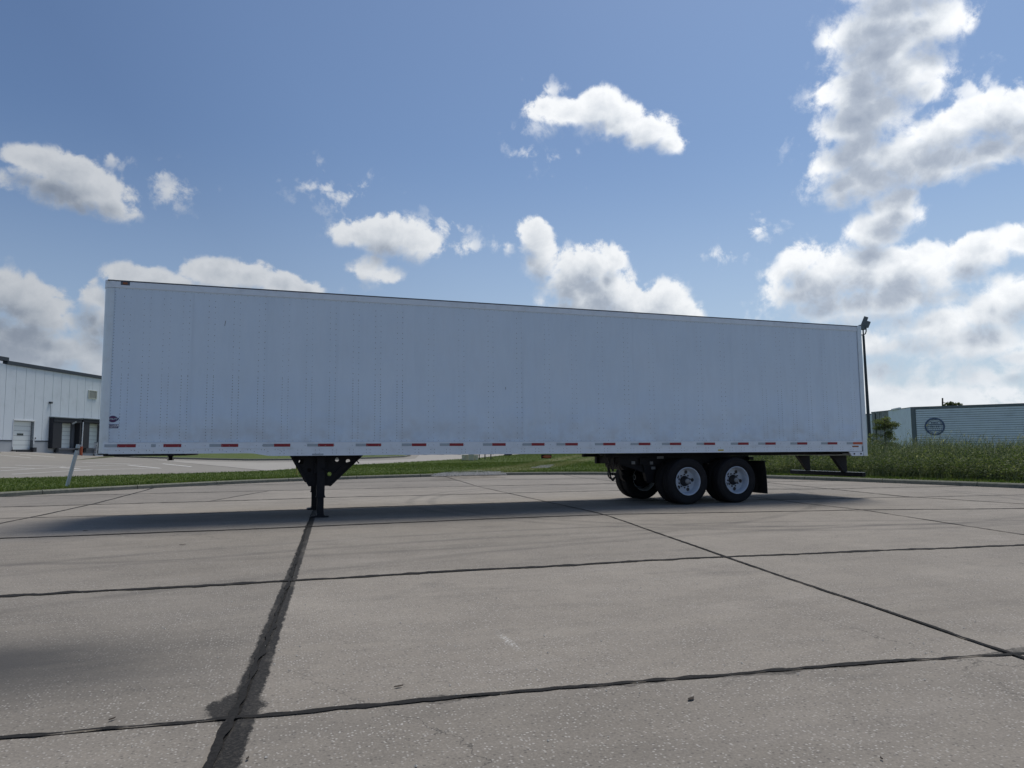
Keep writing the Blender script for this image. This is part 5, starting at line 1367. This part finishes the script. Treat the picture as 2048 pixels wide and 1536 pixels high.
# rear underride guard
rg_ = empty('underride_guard', (16.08, 1.3, .55), T)
MB().box(16.03, 16.13, .045, 2.66-.1, .50, .60).build('guard_bar', M['under'], rg_, bevel=.008)
MB().box(16.04, 16.12, .05, 2.55, .6005, .604).build('sunlit_top_strip', M['galv'], rg_)  # pale strip stands in for sunlight on the bar's top edge
for yy, out_ in ((.66, [(1661, 911), (1706, 911), (1708, 921), (1705, 926), (1693, 927), (1692.5, 944), (1685, 944)]), (1.93, [(1592, 911), (1621.5, 911), (1624.5, 943), (1614, 943)])):
    pl_ = [(float(onY(x, y, yy)[0]), float(onY(x, y, yy)[2])) for x, y in out_]
    pl_ = [(min(x, 16.12), max(z, .595)) for x, z in pl_]
    MB().prism(pl_, 'y', yy-.05, yy+.05).build('upright', M['under'], rg_)
MB().box(15.2, 16.05, .15, .60, 1.06, 1.10).build('tail_frame', M['under'], T)

# ================================================================== SMALL THINGS ON THE CONCRETE
def leaf_thing(px, py, L_, label, w_=.4, ang=.3):
    p_ = Vector(onplane(px, py, .004)); vs = []
    rows_ = 6
    for j in range(rows_+1):
        u = j/rows_; w = math.sin(math.pi*min(.98, max(.02, u)))*L_*w_*.5
        for s_ in (-1, 0, 1): vs.append((L_*(u-.5), s_*w, .005*(1-abs(s_))+.003))
    c, s = math.cos(ang), math.sin(ang); vs = [(p_.x+x*c-y*s, p_.y+x*s+y*c, p_.z+z) for x, y, z in vs]
    m = MB().add(vs, [(j*3+i, j*3+i+1, (j+1)*3+i+1, (j+1)*3+i) for j in range(rows_) for i in range(2)], True)
    tag(m.build('fallen_leaf', M['dry_leaf'], origin=p_, fix=False), label, 'leaf', 'dark leaves lying on the concrete')
leaf_thing(797, 1373.5, .05, 'small dark leaf on the slab above the nearest cross joint', .35, .2)
leaf_thing(1382, 1398, .055, 'dark oval leaf on the nearest slab below the cross joint', .5, .5)
leaf_thing(224, 1439, .035, 'tiny dark leaf just above the joint at lower left', .4, .8)
leaf_thing(365, 1089.5, .08, 'dark crumpled leaf on the slab left of the tar streak', .4, .1)
leaf_thing(171, 1061.5, .07, 'dark leaf in the trailer shadow near the left end', .5, 0)
leaf_thing(495, 1518, .028, 'tiny dark leaf beside the tar streak at the bottom edge', .4, 1.2)
leaf_thing(1763, 1518, .022, 'tiny dark leaf at the lower right corner', .5, 1.2)
m = MB()
for _ in range(520):
    x = random.uniform(0, 10); y = -10.8+random.random()**1.3*9.5; r = random.uniform(.003, .009)
    a = random.uniform(0, 6.28); q = [Vector((math.cos(a+i*2.09)*r*random.uniform(.7, 1.3), math.sin(a+i*2.09)*r*random.uniform(.7, 1.3), 0)) for i in range(3)] + [Vector((0, 0, r*.8))]
    m.add([v_+Vector((x, y, .002)) for v_ in q], [(0, 1, 3), (1, 2, 3), (2, 0, 3)])
tag(m.build('grit', M['gravel'], fix=False), 'scattered pale grit on the near concrete slabs', kind='stuff')

# ================================================================== VEGETATION
def fast_mesh(name, V, Q, m_, label=None):
    me = bpy.data.meshes.new(name); n = len(V); me.vertices.add(n); me.vertices.foreach_set('co', V.astype(np.float32).ravel())
    k = len(Q); me.loops.add(k*4); me.loops.foreach_set('vertex_index', Q.astype(np.int32).ravel())
    me.polygons.add(k); me.polygons.foreach_set('loop_start', np.arange(0, k*4, 4, dtype=np.int32)); me.update(calc_edges=True)
    me.materials.append(m_); ob = bpy.data.objects.new(name, me); COL.objects.link(ob); tag(ob, label, kind='stuff'); return ob
def blades(P_, h, w, lean, curve, seg=3):
    """P_ (n,3), arrays h, w; lean (n,2) horizontal tip displacement"""
    n = len(P_); t = np.linspace(0, 1, seg+1); az_ = rng.random(n)*np.pi; wd = np.stack([np.cos(az_), np.sin(az_), np.zeros(n)], 1)
    V = np.zeros((n, seg+1, 2, 3))
    for i, ti in enumerate(t):
        c = P_.copy(); c[:, 2] += h*(ti-curve*ti**3); c[:, :2] += lean*(ti**2)[..., None] if np.ndim(ti) else lean*ti**2
        ww = (w*(1-.92*ti**1.5))[:, None]/2
        V[:, i, 0] = c-wd*ww; V[:, i, 1] = c+wd*ww
    base = (np.arange(n)*(seg+1)*2)[:, None]; Q = []
    for i in range(seg): Q.append(base+np.array([[i*2, i*2+1, i*2+3, i*2+2]]))
    return V.reshape(-1, 3), np.concatenate(Q, 0)
def inpoly(X_, Y_, poly):
    c = np.zeros(len(X_), bool); j = len(poly)-1
    for i in range(len(poly)):
        yi, yj, xi, xj = poly[i][1], poly[j][1], poly[i][0], poly[j][0]
        k = ((yi > Y_) != (yj > Y_)) & (X_ < (xj-xi)*(Y_-yi)/(yj-yi+1e-12)+xi); c ^= k; j = i
    return c
def scatter(poly, n):
    xs_ = [p[0] for p in poly]; ys_ = [p[1] for p in poly]; out = []; got = 0
    while got < n:
        X_ = rng.uniform(min(xs_), max(xs_), n); Y_ = rng.uniform(min(ys_), max(ys_), n); k = inpoly(X_, Y_, poly); out.append(np.stack([X_[k], Y_[k]], 1)); got += k.sum()
    return np.concatenate(out)[:n]
terrv = np.vectorize(terr)
lawn_near = [p for p in KO if -12 < p[0] < 22.2 and p[1] > 1]
lf2 = [p for p in LF if -26 < p[0] < 14]
vis = lawn_near + [(24, 24), (24, 36)] + [(LF[7][0], LF[7][1])] + lf2[::-1][1:]
def lawn_blades(poly, n, name, label, hmin=.04, hmax=.09):
    XY = scatter(poly, n); XY = XY[inpoly(XY[:, 0], XY[:, 1], lawn_pts)]; n = len(XY); P_ = np.column_stack([XY, terrv(XY[:, 0], XY[:, 1])-.01]); h = rng.uniform(hmin, hmax, n); w = rng.uniform(.012, .028, n); le = rng.normal(0, .02, (n, 2))
    V, Q = blades(P_, h, w, le, .1, 2); return fast_mesh(name, V, Q, M['blade'], label)
far_band = [(LF[7][0], LF[7][1]), (24, 36), (24, 30), (46, 52), (LF[-3][0], LF[-3][1])] + [p for p in LF[8:-2]][::-1]
lawn_blades([(3, 30), (24, 24), (30, 30), (46, 55), (30, 70), (14, 46)], 40000, 'far_lawn_grass', 'mown grass running back beyond the trailer', .05, .11)
lawn_blades(vis, 90000, 'lawn_grass', 'short mown grass covering the verge behind the kerb')
edge_band = offset_line(KO, .02)[:]; eb = [p for p in edge_band if -12 < p[0]]; eb2 = [p for p in offset_line(KO, .45) if -12 < p[0]]
lawn_blades(eb + eb2[::-1], 16000, 'edge_grass', 'ragged grass fringe along the back of the kerb', .04, .12)
# tall weeds on the right
KW = [p for p in offset_line(KO, .75) if p[0] > 19.4]
KW = KW[[i for i, p in enumerate(KW) if math.atan2(p[0]-CAM[0], p[1]-CAM[1]) > azel(1488, 900)[0]][0]:]
wl = atd(1475, 900, 47); wr = atd(2300, 900, 44)
weed_poly = KW + [(float(wr[0])+8, float(wr[1])-8), (float(wr[0]), float(wr[1])), tuple(atd(1850, 900, 50)[:2]), tuple(wl[:2])]
KWa = np.array(KW)
def kdist(XY):
    out = np.full(len(XY), 1e9)
    for i in range(len(KWa)-1):
        a, b = KWa[i], KWa[i+1]; ab = b-a; t = np.clip(((XY-a)@ab)/(ab@ab), 0, 1); out = np.minimum(out, np.linalg.norm(XY-(a+t[:, None]*ab), axis=1))
    return out
def clump(XY, s, ph): return .5+.5*np.sin(XY[:, 0]*s+ph)*np.cos(XY[:, 1]*s*1.3+ph*2)+.25*np.sin(XY[:, 0]*s*2.7+XY[:, 1]*s*2.1+ph)
XY = scatter(weed_poly, 260000); dk = kdist(XY); keep = rng.random(len(XY)) < np.exp(-dk/5.5)+.05
XY = XY[keep][:70000]; dk = kdist(XY); n = len(XY)
cl = clump(XY, .9, 1.0)
h = (.35+1.12*np.clip(dk/5.0, 0, 1)+.38*cl*np.clip(dk/3, .2, 1))*rng.uniform(.55, 1.08, n)
tall_ = (rng.random(n) < .035) & (dk > 2.5); h[tall_] *= rng.uniform(1.15, 1.5, tall_.sum())
h[dk > 14] *= .95
P_ = np.column_stack([XY, terrv(XY[:, 0], XY[:, 1])-.02]); le = np.column_stack([rng.normal(.10, .16, n), rng.normal(0, .16, n)])*h[:, None]
V, Q = blades(P_, h, rng.uniform(.014, .034, n), le, .18, 4); fast_mesh('tall_grass', V, Q, M['weed_tall'], 'tall unmown weeds and grass in front of the old trailers')
# arching pale seed heads above
k = rng.random(n) < .09; tips = np.column_stack([XY[k]+le[k], P_[k, 2]+h[k]*.84]); kk = len(tips)
V, Q = blades(tips, rng.uniform(.10, .22, kk), rng.uniform(.018, .036, kk), np.column_stack([rng.normal(.10, .06, kk), rng.normal(0, .06, kk)]), .75, 3)
fast_mesh('seed_heads', V, Q, M['seed'], 'pale arching seed heads on the tall grass')
# leafy forbs in the front rows
def leafy(XY, h0, name, label, n_per, size, m_):
    V = []; n = len(XY)
    cen = np.repeat(XY, n_per, 0); hh_ = np.repeat(h0, n_per); zz = terrv(XY[:, 0], XY[:, 1]); zz = np.repeat(zz, n_per); N = len(cen)
    u = rng.random(N)**.7; r = .05+.16*np.sin(np.pi*np.clip(u*.8+.15, 0, 1)); a = rng.random(N)*6.283
    P_ = np.column_stack([cen[:, 0]+r*np.cos(a)*rng.random(N)**.5, cen[:, 1]+r*np.sin(a)*rng.random(N)**.5, zz+u*hh_])
    d = np.column_stack([np.cos(a), np.sin(a), rng.normal(.15, .45, N)]); d /= np.linalg.norm(d, axis=1)[:, None]
    s = np.cross(d, rng.normal(size=(N, 3))); s /= np.linalg.norm(s, axis=1)[:, None]; sz = (size*rng.uniform(.6, 1.5, N))[:, None]
    V = np.stack([P_, P_+d*sz*.5+s*sz*.22, P_+d*sz, P_+d*sz*.5-s*sz*.22], 1).reshape(-1, 3); Q = np.arange(N*4).reshape(-1, 4)
    return fast_mesh(name, V, Q, m_, label)
XY = scatter(weed_poly, 60000); dk = kdist(XY); keep = (rng.random(len(XY)) < np.exp(-dk/2.2)); XY = XY[keep][:8500]; dk = kdist(XY)
leafy(XY, (.42+.42*np.clip(dk/2.5, 0, 1)+.26*clump(XY, 1.5, .4))*rng.uniform(.65, 1.2, len(XY)), 'leafy_weeds', 'dense leafy weeds along the front of the overgrown strip', 26, .07, M['weed'])
# pale young sapling shooting out of the weeds
sb = Vector(atd(1768, 895, 38)); sb.z = terr(sb.x, sb.y)
sap = thing('sapling', 'bushy young sapling rising from the weeds in front of the weathered trailer end', 'tree', sb)
sc_ = 38/FPX; top_ = Vector(atd(1768, 838, 38))
MB().tube([sb, sb.lerp(top_, .5)+Vector((.05, 0, 0)), top_], [.04, .028, .008], 8).build('trunk', M['bark'], sap)
lims = MB(); cents = []
for k_ in range(26):
    u = random.uniform(.38, .98); a0 = sb.lerp(top_, u); sgn = random.choice((-1, 1, 1)); l_ = (1.02-u*.65)*random.uniform(.5, 1.0)*.95
    up_ = random.uniform(-.02, .30)
    e_ = a0 + rv*(sgn*l_) + fv*random.uniform(-.4, .4) + Vector((0, 0, l_*up_)); lims.tube([a0, a0.lerp(e_, .5)+Vector((0, 0, .05)), e_], [.012, .009, .004], 5)
    for q_ in (.5, .8, 1.0): c_ = a0.lerp(e_, q_); cents.append(((c_.x, c_.y, c_.z+random.uniform(-.05, .05)), (.19, .19, .12)))
lims.build('branches', M['bark'], sap)
for u in (.35, .45, .55, .65, .8, .97): c_ = sb.lerp(top_, u); cents.append(((c_.x, c_.y, c_.z), (.3-.22*u, .3-.22*u, .14)))
leaf_cloud('crown', cents, 5200, .035, M['sapling_leaf'], sap)
print('objects', len(bpy.data.objects), 'polys', sum(len(m.polygons) for m in bpy.data.meshes))
